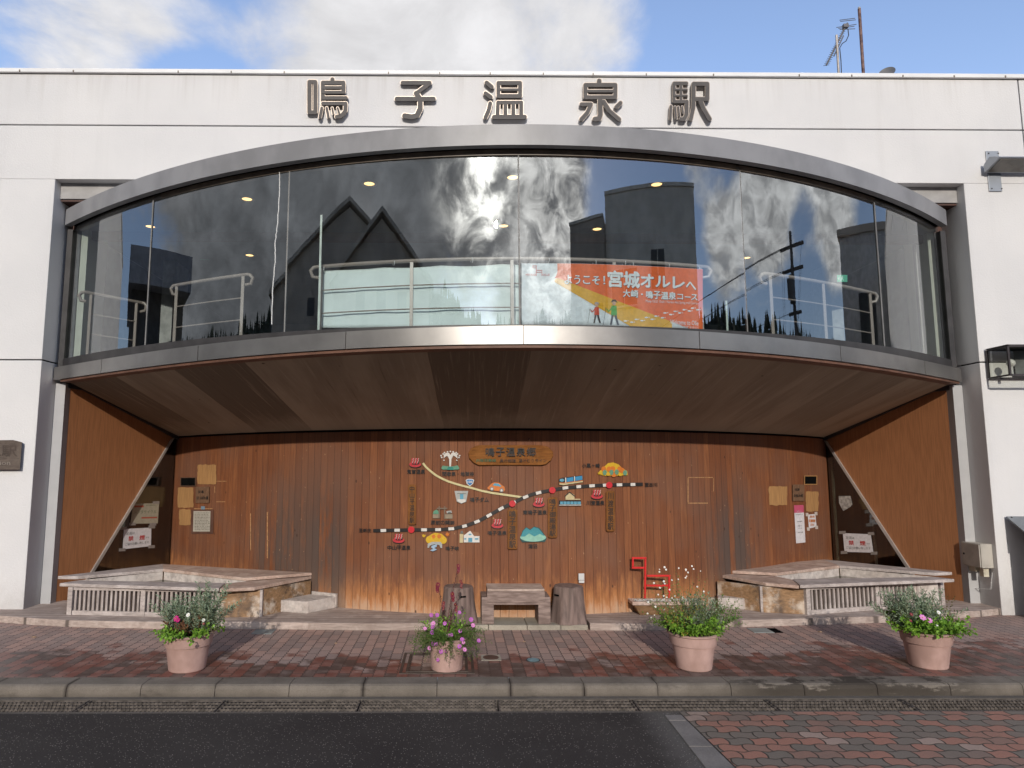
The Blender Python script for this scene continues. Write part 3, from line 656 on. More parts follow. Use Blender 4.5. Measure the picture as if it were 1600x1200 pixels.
# raking side panels with a triangular window below
def side(s):
    p0, p1 = np.array((s*5.30, .36)), np.array((s*4.61, 1.96)); L = np.hypot(*(p1-p0)); d = (p1-p0)/L
    n = np.array((-d[1]*-s, d[0]*-s)); n = n/np.hypot(*n)
    if n[0]*s > 0: n = -n                               # towards the recess
    P = lambda q, z, o=0.0: (p0[0]+d[0]*q+n[0]*o, p0[1]+d[1]*q+n[1]*o, z)
    if s < 0: A, B2 = on_plane(270, 686, (*p0, 0), (*n, 0)), on_plane(143, 894, (*p0, 0), (*n, 0))
    else: A, B2 = on_plane(1284, 690, (*p0, 0), (*n, 0)), on_plane(1421, 889, (*p0, 0), (*n, 0))
    q = lambda w: float((w[:2]-p0)@d)
    qa, za, qb, zb = min(q(A), L), float(A[2]), q(B2), float(B2[2])
    q0 = qb+(qb-qa)*(zb-.05)/(za-zb)                    # foot of the slanting edge on the floor
    top = 2.60
    def lam(o0, o1, poly, m, name, **k):
        b = MB(); b.loft([P(x, z, o0) for x, z in poly], [P(x, z, o1) for x, z in poly]); return part(b, name, m, **k)
    lam(-.03, 0, [(0, .05), (q0, .05), (qa, za), (L, 2.04), (.22, top), (0, top)], LAM, 'side_panel')
    lam(-.004, .022, [(q0-.02, .05), (q0+.025, .05), (qa+.012, za+.02), (qa-.035, za)], SILV, 'panel_edge_strip')
    lam(.001, .035, [(.20, top-.055), (L, 2.04-.045), (L, 2.04+.01), (.20, top)], DARKF, 'soffit_edge_trim'); lam(.001, .035, [(0, top-.05), (.20, top-.055), (.20, top), (0, top)], DARKF, 'soffit_edge_trim')
    lam(-.035, -.001, [(-.03, .05), (0, .05), (0, top), (-.03, top)], DARKF, 'panel_front_trim')
    lam(-.06, -.05, [(q0+.03, .05), (L+.02, .05), (L+.02, za), (qa+.02, za)], SIDEGLS, 'side_window')
    if s > 0:
        for qq, zz in ((L-.02, za-.02), (L*.665, .92)): lam(-.095, -.066, [(qq-.015, .06), (qq+.008, .06), (qq+.008, zz), (qq-.015, zz)], SILV if qq < L*.9 else mat('pale_green_edge', (.34, .40, .36), .4), 'window_post')
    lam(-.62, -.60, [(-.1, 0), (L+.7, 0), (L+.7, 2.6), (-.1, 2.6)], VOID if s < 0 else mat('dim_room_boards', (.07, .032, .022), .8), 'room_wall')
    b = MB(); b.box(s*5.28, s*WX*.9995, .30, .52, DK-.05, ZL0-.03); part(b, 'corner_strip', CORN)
    return P, L, qa, za, q0, p0, n
SL, SR = side(-1), side(1)
# gallery behind the glass
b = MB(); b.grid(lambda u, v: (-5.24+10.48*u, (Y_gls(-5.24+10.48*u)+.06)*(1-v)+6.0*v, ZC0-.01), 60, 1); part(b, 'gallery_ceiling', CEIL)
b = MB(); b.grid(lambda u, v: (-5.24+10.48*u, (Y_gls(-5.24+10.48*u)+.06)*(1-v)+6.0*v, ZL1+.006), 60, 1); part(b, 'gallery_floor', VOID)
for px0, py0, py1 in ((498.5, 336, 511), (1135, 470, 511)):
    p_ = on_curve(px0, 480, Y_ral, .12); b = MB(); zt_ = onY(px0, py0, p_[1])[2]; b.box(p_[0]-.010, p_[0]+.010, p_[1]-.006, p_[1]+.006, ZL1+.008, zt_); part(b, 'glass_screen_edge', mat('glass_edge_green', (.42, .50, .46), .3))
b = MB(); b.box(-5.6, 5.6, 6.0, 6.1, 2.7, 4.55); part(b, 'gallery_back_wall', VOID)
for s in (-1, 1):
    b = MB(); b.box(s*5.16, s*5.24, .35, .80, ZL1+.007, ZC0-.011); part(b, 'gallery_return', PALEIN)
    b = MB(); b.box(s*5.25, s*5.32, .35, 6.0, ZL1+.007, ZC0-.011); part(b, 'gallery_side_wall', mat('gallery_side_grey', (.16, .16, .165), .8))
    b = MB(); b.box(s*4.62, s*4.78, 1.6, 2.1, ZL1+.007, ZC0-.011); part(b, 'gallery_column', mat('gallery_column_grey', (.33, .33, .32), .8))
# bare rectangles, openings and scratches on the timber wall
BARE = mat('bare_cedar', (.36, .195, .075), .7, var=.2, scale=30, stretch=(4, 4, .15))
def ragged(x0, y0, x1, y1, a=2.0, n=7):
    pts = []
    for (ax, ay), (bx, by) in (((x0, y0), (x1, y0)), ((x1, y0), (x1, y1)), ((x1, y1), (x0, y1)), ((x0, y1), (x0, y0))):
        pts.append((ax, ay))
        for k in range(1, n):
            t = k/n; nx, ny = (ay-by), (bx-ax); l = math.hypot(nx, ny); j = random.uniform(-.25, 1.0)*a
            pts.append((ax+(bx-ax)*t+nx/l*-j, ay+(by-ay)*t+ny/l*-j))
    cx, cy = (x0+x1)/2, (y0+y1)/2
    return [(min(max(x, x0-a), x1+a)*1.0, y) for x, y in pts]
for r in ((309, 726.5, 337.5, 756, 1.2), (278, 762, 302, 793, 1.0), (280.5, 796, 298, 820, 1.2), (1202, 760, 1230, 789, 1.6), (1259.5, 768, 1278.5, 798.5, 1.2)):
    b = MB(); b.prism(ragged(*r), WOOD, -.004, .007); part(b, 'bare_wood_patch', BARE)
SCR = mat('scratch_ochre', (.40, .22, .10), .7, var=.25, scale=40)
for x0, y0, x1, y1 in ((1075, 745.5, 1114, 746.5), (1074.5, 747, 1075.7, 785), (1075, 785.5, 1106, 786.8), (1114.5, 747, 1115.2, 768), (337, 751.5, 354, 752.4), (384, 784, 386, 785), (338, 783.5, 352, 784.5), (335, 760, 336, 770), (391, 802, 392.2, 860), (417, 800, 418.5, 872), (303, 794.2, 332, 795.4)):
    b = MB(); b.prism([(x0, y0), (x1, y0), (x1, y1), (x0, y1)], WOOD, -.003, .006); part(b, 'scratch_mark', SCR)
for x0, y0, x1, y1 in ((281.5, 745.5, 306, 760), (1256.5, 743, 1277, 757.5)):
    b = MB(); t = 1.3
    for q in ((x0, y0, x1, y0+t), (x0, y1-t, x1, y1), (x0, y0+t, x0+t, y1-t), (x1-t, y0+t, x1, y1-t)): b.prism([(q[0], q[1]), (q[2], q[1]), (q[2], q[3]), (q[0], q[3])], WOOD, -.01, .018)
    o = part(b, 'opening_frame', BARE if x0 > 800 else mat('opening_frame_brown', (.10, .055, .035), .6))
    b = MB(); b.prism([(x0+t, y0+t), (x1-t, y0+t), (x1-t, y1-t), (x0+t, y1-t)], WOOD, -.02, .009); b.build('opening_shade_plate', BLACK, o)  # flat black plate on the boards; the hole's shade is put into its colour
# wooden deck in front of the recess
def deck(pts, name, label):
    b = MB(); yb = 1.9
    for i in range(len(pts)-1):
        (x0, y0), (x1, y1) = pts[i], pts[i+1]
    outline = [(x, y) for x, y in pts]
    back = [(x, min(max(Y_wod(x)+.05, .2), 1.9) if abs(x) < 4.6 else .5) for x, y in pts[::-1]]
    poly = outline+back
    b.loft([(x, y, .0) for x, y in poly], [(x, y, DK) for x, y in poly])
    r = b.build(name, DECK, bevel=.004); tag(r, label, 'deck'); return r
Dp = lambda L_: [tuple(onZ(x, y, DK)[:2]) for x, y in L_]
dl = Dp([(-60, 957), (0, 962), (55, 966), (110, 969), (175, 970.5), (240, 971.5), (330, 971.5), (400, 972), (480, 973), (560, 974), (620, 974), (684, 973.5)])
dr = Dp([(922, 974), (1020, 974.5), (1060, 973), (1100, 970), (1160, 969), (1200, 968), (1300, 965), (1400, 962), (1480, 957), (1530, 954), (1568, 950)])
deck(dl, 'timber_deck', 'low weathered plank deck under the foot bath left of the bench')
deck(dr, 'timber_deck', 'low weathered plank deck under the foot bath right of the bench')

# ------------------------------------------------------------------ station name on the parapet
FACE = mat('bronze_letter_face', (.058, .050, .047), .6, metal=0.0, var=.12); EDGEB = mat('bronze_letter_edge', (.40, .34, .29), .35, metal=.5, var=.1)
def st(S, kx, ox, oy, r, strokes, name, label):
    mf, mbk = MB(), MB(); cs = [q for s_ in strokes for q in s_[0]]
    for i, (pts, cl, rr) in enumerate(strokes):
        pts = [(x/4.2105+ox, y/4.2105+oy) for x, y in pts]; seg = list(zip(pts, pts[1:]+([pts[0]] if cl else [])))
        if not cl: seg = seg[:len(pts)-1]
        for j, (p, q) in enumerate(seg):
            k = i*12+j
            for mb, R, o0, o1 in ((mbk, rr/4.2105+.45, .012, .050+k*.00012), (mf, rr/4.2105-.30, .045, .058+k*.00012)):
                a = math.atan2(q[1]-p[1], q[0]-p[0]); poly = []
                for t in np.linspace(-math.pi/2, math.pi/2, 7): poly.append((q[0]+R*math.cos(a+t), q[1]+R*math.sin(a+t)))
                for t in np.linspace(math.pi/2, 3*math.pi/2, 7): poly.append((p[0]+R*math.cos(a+t), p[1]+R*math.sin(a+t)))
                mb.prism(poly, WALL, o0, o1)
    c = onY(sum(q[0] for q in cs)/len(cs)/4.2105+ox, sum(q[1] for q in cs)/len(cs)/4.2105+oy, -.03)
    t = thing(name, label, 'sign character', c, 'station name characters on the parapet')
    mbk.build('backing_edge', EDGEB, t); mf.build('front_face', FACE, t); return t
T = 14.5
def S1(*p, r=T, c=False): return (list(p), c, r)
st(WALL, 1, 460, 110, T, [S1((98,75),(137,75),(137,275),(98,275), c=True), S1((250,58),(250,78)), S1((187,80),(187,222)), S1((187,80),(322,80)), S1((322,80),(322,143)), S1((187,112),(322,112), r=11), S1((187,143),(322,143), r=11), S1((187,180),(340,180), r=13), S1((187,217),(336,217), r=13), S1((336,217),(334,268),(305,303),(278,304), r=14), S1((180,247),(168,308), r=11), S1((212,247),(224,308), r=10), S1((248,247),(256,287), r=8), S1((284,247),(296,285), r=8)], 'sign_character', 'dark sign character with a tall box on its left side, leftmost on the parapet')
st(WALL, 1, 460, 110, T, [S1((712,81),(890,81)), S1((890,83),(802,150)), S1((802,150),(828,190),(828,250),(805,298),(770,305),(725,298), r=18), S1((674,187),(916,187), r=16)], 'sign_character', 'dark sign character with one long crossbar and a hooked tail on the parapet')
st(WALL, 1, 460, 110, T, [S1((1264,80),(1298,108), r=15), S1((1258,150),(1292,176), r=15), S1((1288,216),(1278,262),(1257,310)), S1((1342,82),(1485,82),(1485,168),(1342,168), c=True), S1((1342,125),(1485,125), r=9), S1((1340,210),(1492,210), r=13), S1((1340,210),(1336,300), r=14), S1((1388,210),(1388,300), r=14), S1((1440,210),(1440,300), r=14), S1((1492,210),(1492,300), r=14), S1((1314,306),(1515,306), r=16)], 'sign_character', 'dark raised sign character with three drops on its left, the middle one above the window')
st(WALL, 1, 800, 110, T, [S1((574,68),(574,90), r=16), S1((483,95),(680,95),(680,176),(483,176), c=True), S1((483,135),(680,135), r=10), S1((580,195),(582,290),(572,318),(545,320), r=17), S1((458,222),(520,222),(497,275),(456,322)), S1((603,205),(640,265),(705,322), r=15), S1((714,213),(686,240), r=14)], 'sign_character', 'dark sign character with splayed strokes under a barred box on the parapet')
st(WALL, 1, 800, 110, T, [S1((1068,85),(1148,85), r=13), S1((1066,85),(1066,205), r=12), S1((1112,85),(1112,200), r=10), S1((1068,125),(1150,125), r=8), S1((1068,165),(1150,165), r=8), S1((1068,205),(1148,205), r=12), S1((1150,205),(1148,290),(1132,320),(1112,320), r=14), S1((1046,235),(1042,322), r=10), S1((1073,240),(1080,318), r=8), S1((1095,240),(1102,300), r=7), S1((1120,238),(1126,280), r=7), S1((1195,88),(1285,88),(1285,188),(1195,188), c=True), S1((1195,188),(1192,250),(1176,322), r=14), S1((1238,195),(1262,255),(1300,320), r=15)], 'sign_character', 'dark sign character of two narrow halves, rightmost on the parapet')

# ------------------------------------------------------------------ roof things
p = onY(1313, 119, 1.2); S2 = lambda x, y, o=0: onY(x, y, 1.2-o)
AL2 = mat('antenna_metal', (.13, .125, .13), .5, metal=.3)
t = thing('television_antenna', 'slanted television antenna on a short roof mast left of the rusty pole', 'antenna', S2(1312, 118))
b = MB(); b.tube([S2(1307, 55), S2(1311, 125)], .017, 8); b.build('mast', mat('mast_galvanised', (.33, .30, .28), .5, metal=.4), t)
b = MB(); b.tube([S2(1291, 102), S2(1324, 36)], .012, 6); b.tube([S2(1303, 88), S2(1318, 56)], .008, 6); b.build('boom', AL2, t)
b = MB()
for k in range(22):
    f = k/21; x, y = 1291+33*f*.93, 102-66*f*.93; w = 4.5-1.2*f
    b.tube([S2(x-w, y+.6*w*.3), S2(x+w, y-.6*w*.3)], .004, 4)
b.build('elements', AL2, t)
b = MB()
for q in ((1307, 43, 1338, 38), (1310, 44.5, 1335, 41), (1312, 31.5, 1336, 28.5), (1313, 33.5, 1337, 31), (1312, 46, 1336, 45)): b.tube([S2(q[0], q[1]), S2(q[2], q[3])], .005, 5)
b.obox(S2(1321, 41), (.07, .05, .05)); b.build('reflector', AL2, t)
b = MB(); b.tube([S2(1325, 46), S2(1326, 55), S2(1322, 64), S2(1316, 68), S2(1312, 75), S2(1314, 95), S2(1315, 122)], .006, 6); b.build('cable', INK, t)
b = MB(); a = onY(1342.5, 14, 1.2); c = onY(1349.5, 122, 1.2); b.tube([c, (c[0]*.5+a[0]*.5, 1.2, (a[2]+c[2])/2), a], .021, 10)
o = b.build('roof_pole', mat('rusty_pole_paint', (.115, .035, .030), .6, var=.5, scale=12, col2=(.20, .11, .09))); tag(o, 'thin upright rusty red pole on the roof between the antenna and the dish', 'pole')
b = MB(); b.ball(a+np.array((0, 0, .012)), .022, 8); b.build('cap', SILV, o)
t = thing('satellite_dish', 'dark back of a satellite dish just showing over the parapet right of the rusty pole', 'satellite dish', onY(1385, 112, 1.0))
c = onY(1386, 113, 1.0); b = MB(); M = Matrix.Rotation(R_(-38), 4, 'Z') @ Matrix.Rotation(R_(62), 4, 'X'); prof = [(0.001, .0), (.04, .005), (.075, .016), (.10, .029)]; vs = []
for r, z in prof:
    for k in range(32): vs.append(Vector(c)+M @ Vector((r*math.cos(k*math.pi/16), r*math.sin(k*math.pi/16), z-.03)))
vs += [v+M.to_3x3() @ Vector((0, 0, .008)) for v in vs]
F = []
for L_, inv in ((0, False), (128, True)):
    for i in range(3):
        for k in range(32):
            q = (L_+i*32+k, L_+i*32+(k+1) % 32, L_+(i+1)*32+(k+1) % 32, L_+(i+1)*32+k); F.append(q)
for k in range(32): F.append((96+k, 96+(k+1) % 32, 224+(k+1) % 32, 224+k))
b.add(vs, F); b.build('reflector', mat('dish_grey', (.12, .12, .125), .5), t, smooth=True)
b = MB(); b.tube([c+np.array((0, .05, -.35)), c+np.array((0, .03, -.02))], .02, 8); b.build('mount', GALV, t)

# ------------------------------------------------------------------ wall things on the right
t = thing('floodlight', 'galvanised box floodlight on a plate high on the white wall at the right', 'floodlight', onY(1552, 262, 0))
b = MB(); A, B_ = onY(1540, 236, -.012), onY(1566, 299, -.012); b.box(A[0], B_[0], -.014, -.001, B_[2], A[2]); pl_ = b.build('mounting_plate', GALV, t, bevel=.002)
for x, y in ((1545, 239.5), (1560, 239.5), (1550, 294.5), (1565.5, 294.5)):
    c = onY(x, y, -.018); b = MB(); b.ball(c, (.008, .006, .008), 8); b.build('bolt', INK, pl_)
x0, x1 = onY(1537, 260, -.05)[0], onY(1537, 260, -.05)[0]+.62; z0 = onY(1557, 262, -.2)[2]
zc = (A[2]+B_[2])/2+.015
prof = [(-.05, zc+.045), (-.14, zc+.105), (-.275, zc+.045), (-.285, zc+.032), (-.275, zc+.027), (-.05, zc-.055)]
b = MB(); b.loft([(x0, y, z) for y, z in prof], [(x1, y, z) for y, z in prof]); b.build('head', GALV, t, bevel=.004)
b = MB(); prof = [(-.262, zc+.021), (-.075, zc-.048), (-.075, zc-.054), (-.265, zc+.015)]; b.loft([(x0+.03, y, z) for y, z in prof], [(x1-.03, y, z) for y, z in prof]); b.build('glass_front', mat('floodlight_glass', (.16, .15, .13), .12), t)
b = MB(); b.box((A[0]+B_[0])/2-.035, (A[0]+B_[0])/2+.035, -.10, -.013, zc-.03, zc+.03); b.build('bracket', GALV, t)
# lantern
t = thing('wall_lantern', 'black framed box lantern with a round bulb on the wall at the right edge', 'lantern', onY(1590, 566, 0))
Z1, Z0 = onY(1542, 547.5, -.03)[2], onY(1546, 591, -.03)[2]; X0 = onY(1543.5, 570, -.03)[0]; X1 = X0+.62; Yf, Yb_ = -.33, -.03
LF = mat('lantern_frame_black', (.030, .024, .026), .5, var=.3); w = .010
b = MB()
for x in (X0, X1):
    for y in (Yb_, Yf): b.box(x-w, x+w, y-w, y+w, Z0, Z1)
for z in (Z0, Z1):
    for y in (Yb_, Yf): b.box(X0+w, X1-w, y-w, y+w, z-w, z+w)
    for x in (X0, X1): b.box(x-w+.001, x+w-.001, Yf+w, Yb_-w, z-w+.001, z+w-.001)
b.box(X0-w, X1+w, Yf-w, Yb_+w, Z1+w, Z1+w+.006); b.build('frame', LF, t)
b = MB(); b.add([(X0+w, Yf+w, Z0+w), (X0+w, Yb_-w, Z0+w), (X0+w, Yb_-w, Z1-w), (X0+w, Yf+w, Z1-w)], [(0, 1, 2, 3)]); b.build('glass_pane', LAMPGLS, t, fix=False)
b = MB(); b.add([(X0+w, Yf+.005, Z0+w), (X1-w, Yf+.005, Z0+w), (X1-w, Yf+.005, Z1-w), (X0+w, Yf+.005, Z1-w)], [(0, 1, 2, 3)]); b.build('glass_pane', LAMPGLS, t, fix=False)
b = MB(); b.box(X0+.29, X1-.02, Yb_-.03, Yb_-.02, Z0+w+.02, Z1-w); b.build('back_plate', mat('lantern_back_grey', (.17, .175, .18), .4), t)
c = (X0+.135, -.19, (Z0+Z1)/2-.01); b = MB(); b.ball(c, .045, 16); bl = b.build('bulb', mat('frosted_bulb', (.70, .70, .68), .25), t, smooth=True)
b = MB(); b.tube([(c[0], c[1], c[2]-.04), (c[0], c[1], Z0+.012)], .018, 10); b.build('bulb_socket', STRIPW, bl)
# electric box on the reveal
t = thing('electric_box', 'beige steel electric cabinet with a cable, fixed to the reveal beside the right white strip', 'electric box', (5.34, .2, 1.0))
EB = mat('cabinet_beige', (.40, .375, .33), .5, var=.12)
z1, z0 = onY(1540, 850, .06)[2], onY(1540, 888, .06)[2]
b = MB(); b.box(5.265, 5.398, .055, .34, z0, z1); b.build('case', EB, t, bevel=.006)
b = MB(); b.box(5.252, 5.264, .065, .335, z0+.008, z1-.008); d_ = b.build('door', EB, t, bevel=.003)
b = MB(); b.tube([(5.253, .30, (z0+z1)/2), (5.246, .30, (z0+z1)/2)], .012, 10); b.build('lock', INK, d_)
b = MB(); b.box(5.31, 5.37, .10, .16, z0-.10, z0-.001); b.box(5.29, 5.35, .20, .30, z0-.055, z0-.001); b.build('gland', mat('gland_cream', (.50, .46, .36), .5), t)
b = MB(); b.tube([(5.36, .29, z0), (5.385, .31, z0-.1), (5.37, .36, z0-.2), (5.345, .298, z0-.26), (5.39, .12, z0-.24), (5.392, .08, z0-.05)], .004, 6); b.build('cable', STRIPW, t)
# slanted information board at the right edge
t = thing('information_board', 'grey slanted information board on the white wall at the right edge', 'information board', onY(1600, 830, 0))
A = onY(1572, 806.5, -.03); B_ = onY(1603, 848, -.42)
b = MB(); xr = A[0]+.9; M0 = [(A[0], -.03, A[2]), (xr, -.03, A[2]), (xr, -.42, B_[2]), (A[0], -.42, B_[2])]
b.loft([(x, y+.006, z-.016) for x, y, z in M0], M0); b.build('panel', mat('board_grey', (.17, .185, .20), .35, var=.12), t, bevel=.003)
b = MB(); b.box(A[0]+.2, A[0]+.26, -.38, -.005, B_[2]-.05, B_[2]-.02); b.box(A[0]+.2, A[0]+.26, -.035, -.005, B_[2]-.02, A[2]-.05); b.build('bracket', GALV, t)
b = MB(); b.ball((A[0]+.045, -.05, A[2]-.012), .010, 8); b.build('screw', INK, t)
b = MB(); b.box(A[0]+.02, xr, -.34, -.31, 0, B_[2]+.06); b.build('stand_plate', mat('board_stand_grey', (.20, .20, .20), .6), t)
# wooden name board on the left
WB = stained_wood('grey_name_board', (.125, .098, .082), (.17, .14, .115), (.07, .052, .042), (1.2, 8, 8), .4, .4)
t = thing('name_board', 'weathered wooden name board with carved characters on the wall at the left edge', 'name board', onY(-40, 712, 0))
pol = [(-150, 689), (21, 687.5), (34.5, 691), (31, 734), (-150, 735)]
b = MB(); b.prism(pol, WALL, .002, .055); b.build('board', WB, t, bevel=.004)
b = MB()
for i, ch in enumerate('鳴子温泉駅'): letter(b, ch, (-97+25*i, 696, -74+25*i, 713), WALL, .04, .058, 0, .02)
b.build('carved_characters', mat('carved_brown', (.052, .036, .028), .7), t)
b = MB(); letter(b, 'Naruko-Onsen Station', (-110, 719.5, 16, 726.5), WALL, .04, .057); b.build('carved_romaji', mat('carved_grey', (.22, .19, .165), .7), t)

# ------------------------------------------------------------------ gallery: lights, signs, railings, banner
DLR = mat('downlight_ring', (.45, .36, .22), .3, metal=.5)
LIT = emit('warm_downlight', (1.0, .62, .24), 2.6)
lab = {(235, 353): 'leftmost ceiling downlight behind the curved window', (386, 310): 'warm ceiling downlight behind the second window sheet from the left', (390, 398): 'small low ceiling downlight behind the window above the second railing', (577, 286): 'bright ceiling downlight above the left end of the white cloth, nearest the glass', (504, 371): 'small ceiling downlight just over the left end of the white cloth railing', (801, 276): 'ceiling downlight left of the middle mullion, inside the bright cloud reflection', (787, 352): 'small deeper ceiling downlight left of the middle mullion above the white cloth', (1026, 287): 'bright ceiling downlight above the orange banner, nearest the glass', (933, 357): 'small deeper ceiling downlight over the orange banner', (1166, 402): 'ceiling downlight right of the orange banner beside the mullion'}
for (px, py), L_ in lab.items():
    c = onZ(px, py, ZC0-.013); t = thing('ceiling_downlight', 'round '+L_, 'downlight', c, 'downlights in the gallery ceiling')
    b = MB(); b.lathe([(.050, 0), (.075, -.001), (.078, -.012), (.055, -.012)], c, 20, caps=False); b.build('trim_ring', DLR, t)
    b = MB(); b.lathe([(.001, -.006), (.054, -.006), (.054, -.004), (.001, -.003)], c, 20); b.build('lamp', LIT, t)
EX = emit('exit_sign_green', (.10, .55, .33), .55); EXW = emit('exit_sign_white', (.75, .95, .85), .5)
for i, (px, py, Yd, w_, h_, L_) in enumerate(((320, 398, 1.6, 7, 7.5, 'small square green exit sign behind the left part of the curved window'), (1316, 435, 1.0, 8, 5.5, 'small green exit sign with an arrow behind the right part of the curved window'))):
    SX = lambda x, y, o, Y=Yd: onY(x, y, Y-o); t = thing('exit_sign', L_, 'exit sign', onY(px, py, Yd), 'exit signs in the gallery')
    b = MB(); b.prism([(px-w_, py-h_), (px+w_, py-h_), (px+w_, py+h_), (px-w_, py+h_)], SX, 0, .03); b.build('panel', EX, t)
    b = MB(); u = h_*.8
    for pol in ([(px-.1*u, py-.9*u), (px+.25*u, py-.9*u), (px+.25*u, py-.55*u), (px-.1*u, py-.55*u)], [(px-.3*u, py-.45*u), (px+.35*u, py-.45*u), (px+.15*u, py+.2*u), (px-.3*u, py+.1*u)], [(px-.3*u, py+.1*u), (px-.05*u, py+.1*u), (px-.5*u, py+.9*u), (px-.75*u, py+.9*u)], [(px-.05*u, py+.1*u), (px+.2*u, py+.1*u), (px+.6*u, py+.7*u), (px+.35*u, py+.8*u)]): b.prism(pol, SX, .031, .033)
    if i: b.prism([(px-7, py), (px-4.5, py-2.5), (px-4.5, py+2.5)], SX, .031, .033)
    b.build('running_man_mark', EXW, t)
ZR = 3.67
def rail_path(x0, x1, n=24, curl0=True, curl1=True, fn=Y_ral, z=ZR):
    P = [(x0+(x1-x0)*i/n, fn(x0+(x1-x0)*i/n), z) for i in range(n+1)]
    if curl0: P = [(x0+.02, fn(x0)+.02, z-.11), (x0-.04, fn(x0)+.01, z-.10), (x0-.06, fn(x0), z-.04), (x0-.03, fn(x0), z-.005)]+P
    if curl1: P = P+[(x1+.03, fn(x1), z-.005), (x1+.06, fn(x1), z-.04), (x1+.04, fn(x1)+.01, z-.10), (x1-.02, fn(x1)+.02, z-.11)]
    return P
def railing(label, x0, x1, posts, fn=Y_ral):
    t = thing('railing', label, 'railing', (x0, fn(x0), ZL1), 'railings behind the curved window')
    b = MB(); b.tube(rail_path(x0, x1, fn=fn), .020, 10); b.build('handrail', RAIL, t, smooth=True)
    for x in posts:
        b = MB(); b.box(x-.016, x+.016, fn(x)-.012, fn(x)+.012, ZL1+.007, ZR-.015); b.build('post', RAIL, t)
    for z in (2.93, 3.18, 3.42):
        b = MB(); n = 20; b.tube([(posts[0]+(posts[-1]-posts[0])*i/n, fn(posts[0]+(posts[-1]-posts[0])*i/n), z) for i in range(n+1)], .007, 6); b.build('bar', RAIL, t)
X_ = lambda px: float(on_curve(px, 440, Y_ral, 0)[0])
railing('pale tubular railing carrying the white cloth and the orange banner', X_(494), X_(1102), [X_(502), X_(643), X_(800), X_(960), X_(1094)])
railing('short pale railing behind the window, left of the white cloth', X_(276), X_(386), [X_(277), X_(380)])
fl = lambda X: .09+(X+5.1)*1.25
railing('short pale railing at the far left end behind the window', -5.05, -4.62, [-5.0, -4.66], fl)
railing('faint pale railing behind the window at the right of the orange banner', 2.62, 4.25, [2.68, 3.42, 4.2], lambda X: Y_ral(X)+.0)
def cloth(x, y, o): return on_curve(x, y, lambda X: Y_ral(X)+.05+.009*math.sin(X*7.3)*math.sin(1.2+y*.06)+.004*math.sin(X*19+y*.09), o)
b = MB(); x0, x1 = 501, 811
def cl(u, v):
    x = x0+(x1-x0)*u; top = 423-11*(u**.6)+2.2*abs(math.sin(u*math.pi*3.3)); return tuple(cloth(x, top+(512-top)*v, 0))
b.grid(cl, 90, 16); o = b.build('white_cloth', CLOTH, smooth=True); tag(o, 'plain white cloth hung behind the railing left of the orange banner', 'cloth sheet')
sm = o.modifiers.new('thickness', 'SOLIDIFY'); sm.thickness = .003
# banner
t = thing('banner', 'orange and white welcome banner with Japanese lettering hung on the railing right of the cloth', 'banner', tuple(BANR(955, 512, 0)))
def btop(x): return 411.5+max(0, (x-870)/228)**1.6*9.0
def bbot(x): return 508.5+max(0, (x-870)/228)**1.4*6.5
def bx(x, f): return (x, btop(x)+(bbot(x)-btop(x))*f)
WHT = flat('banner_white', (.66, .72, .76), .5); ORG = flat('banner_orange', (.70, .125, .020), .5); YEL = flat('banner_yellow', (.66, .36, .02), .5)
b = MB(); b.grid(lambda u, v: tuple(BANR(*bx(815+283*u, v), 0)), 100, 12); bs = b.build('banner_sheet', WHT, t, smooth=True)
sm = bs.modifiers.new('thickness', 'SOLIDIFY'); sm.thickness = .0015
def sub(poly, n=10):
    out = []
    for (ax, ay), (cx, cy) in zip(poly, poly[1:]+poly[:1]):
        for k in range(n): out.append((ax+(cx-ax)*k/n, ay+(cy-ay)*k/n))
    return out
def field(xl, ytop, ybot, x0, x1, m, name, o):
    """printed colour field between two boundary functions, laid as thin strips on the sheet."""
    b = MB(); n = 70
    b.grid(lambda u, v: tuple(BANR(x0+(x1-x0)*u, ytop(x0+(x1-x0)*u)*(1-v)+ybot(x0+(x1-x0)*u)*v, o)), n, 8); return b.build(name, m, bs, smooth=True)
yu = lambda x: 434+(x-871)*.345 if x > 871 else 434-(871-x)*0   # orange/yellow border
yl = lambda x: 440+(x-866)*.60
field(0, lambda x: btop(x)+.2, lambda x: max(btop(x)+.3, min(bbot(x), 434+(x-871)*.385) if x > 871 else 434-(871-x)*5.5), 871, 1098, ORG, 'orange_field', .003)
b = MB(); b.grid(lambda u, v: tuple(BANR((866.5+7.5*(v**.6))*(1-u)*1.0+u*(877.5), (434.5-22.5*v), .0028)), 6, 10); b.build('orange_field', ORG, bs, smooth=True)
field(0, lambda x: min(bbot(x), 434+(x-871)*.385 if x > 871 else 434+(871-x)*.6), lambda x: min(bbot(x), 440.5+(x-866.5)*.585), 866.5, 1050, YEL, 'yellow_field', .0034)
LET = flat('banner_lettering', (.68, .73, .76), .5); LSH = flat('banner_lettering_shadow', (.06, .05, .06), .5); RED = flat('banner_red', (.55, .06, .06), .5)
b, b2 = MB(), MB()
def blet(s_, x0, y0, x1, y1, off=.02):
    sl = .032; sl = (btop(x1)-btop(x0))/(x1-x0)*.9
    letter(b, s_, (x0, y0, x1, y1), BANR, .0055, .0075, 0, off, slope=sl); letter(b2, s_, (x0+.6, y0+.7, x1+.6, y1+.7), BANR, .0036, .0048, 0, off, slope=sl)
for s_, q in zip('ようこそ', ((882, 429.5, 893.5, 443.5), (897.5, 430, 906.5, 444), (911, 431.5, 922, 443.5), (925.5, 431.5, 937, 444.5))): blet(s_, *q)
blet('！', 942.5, 431.5, 945.5, 444)
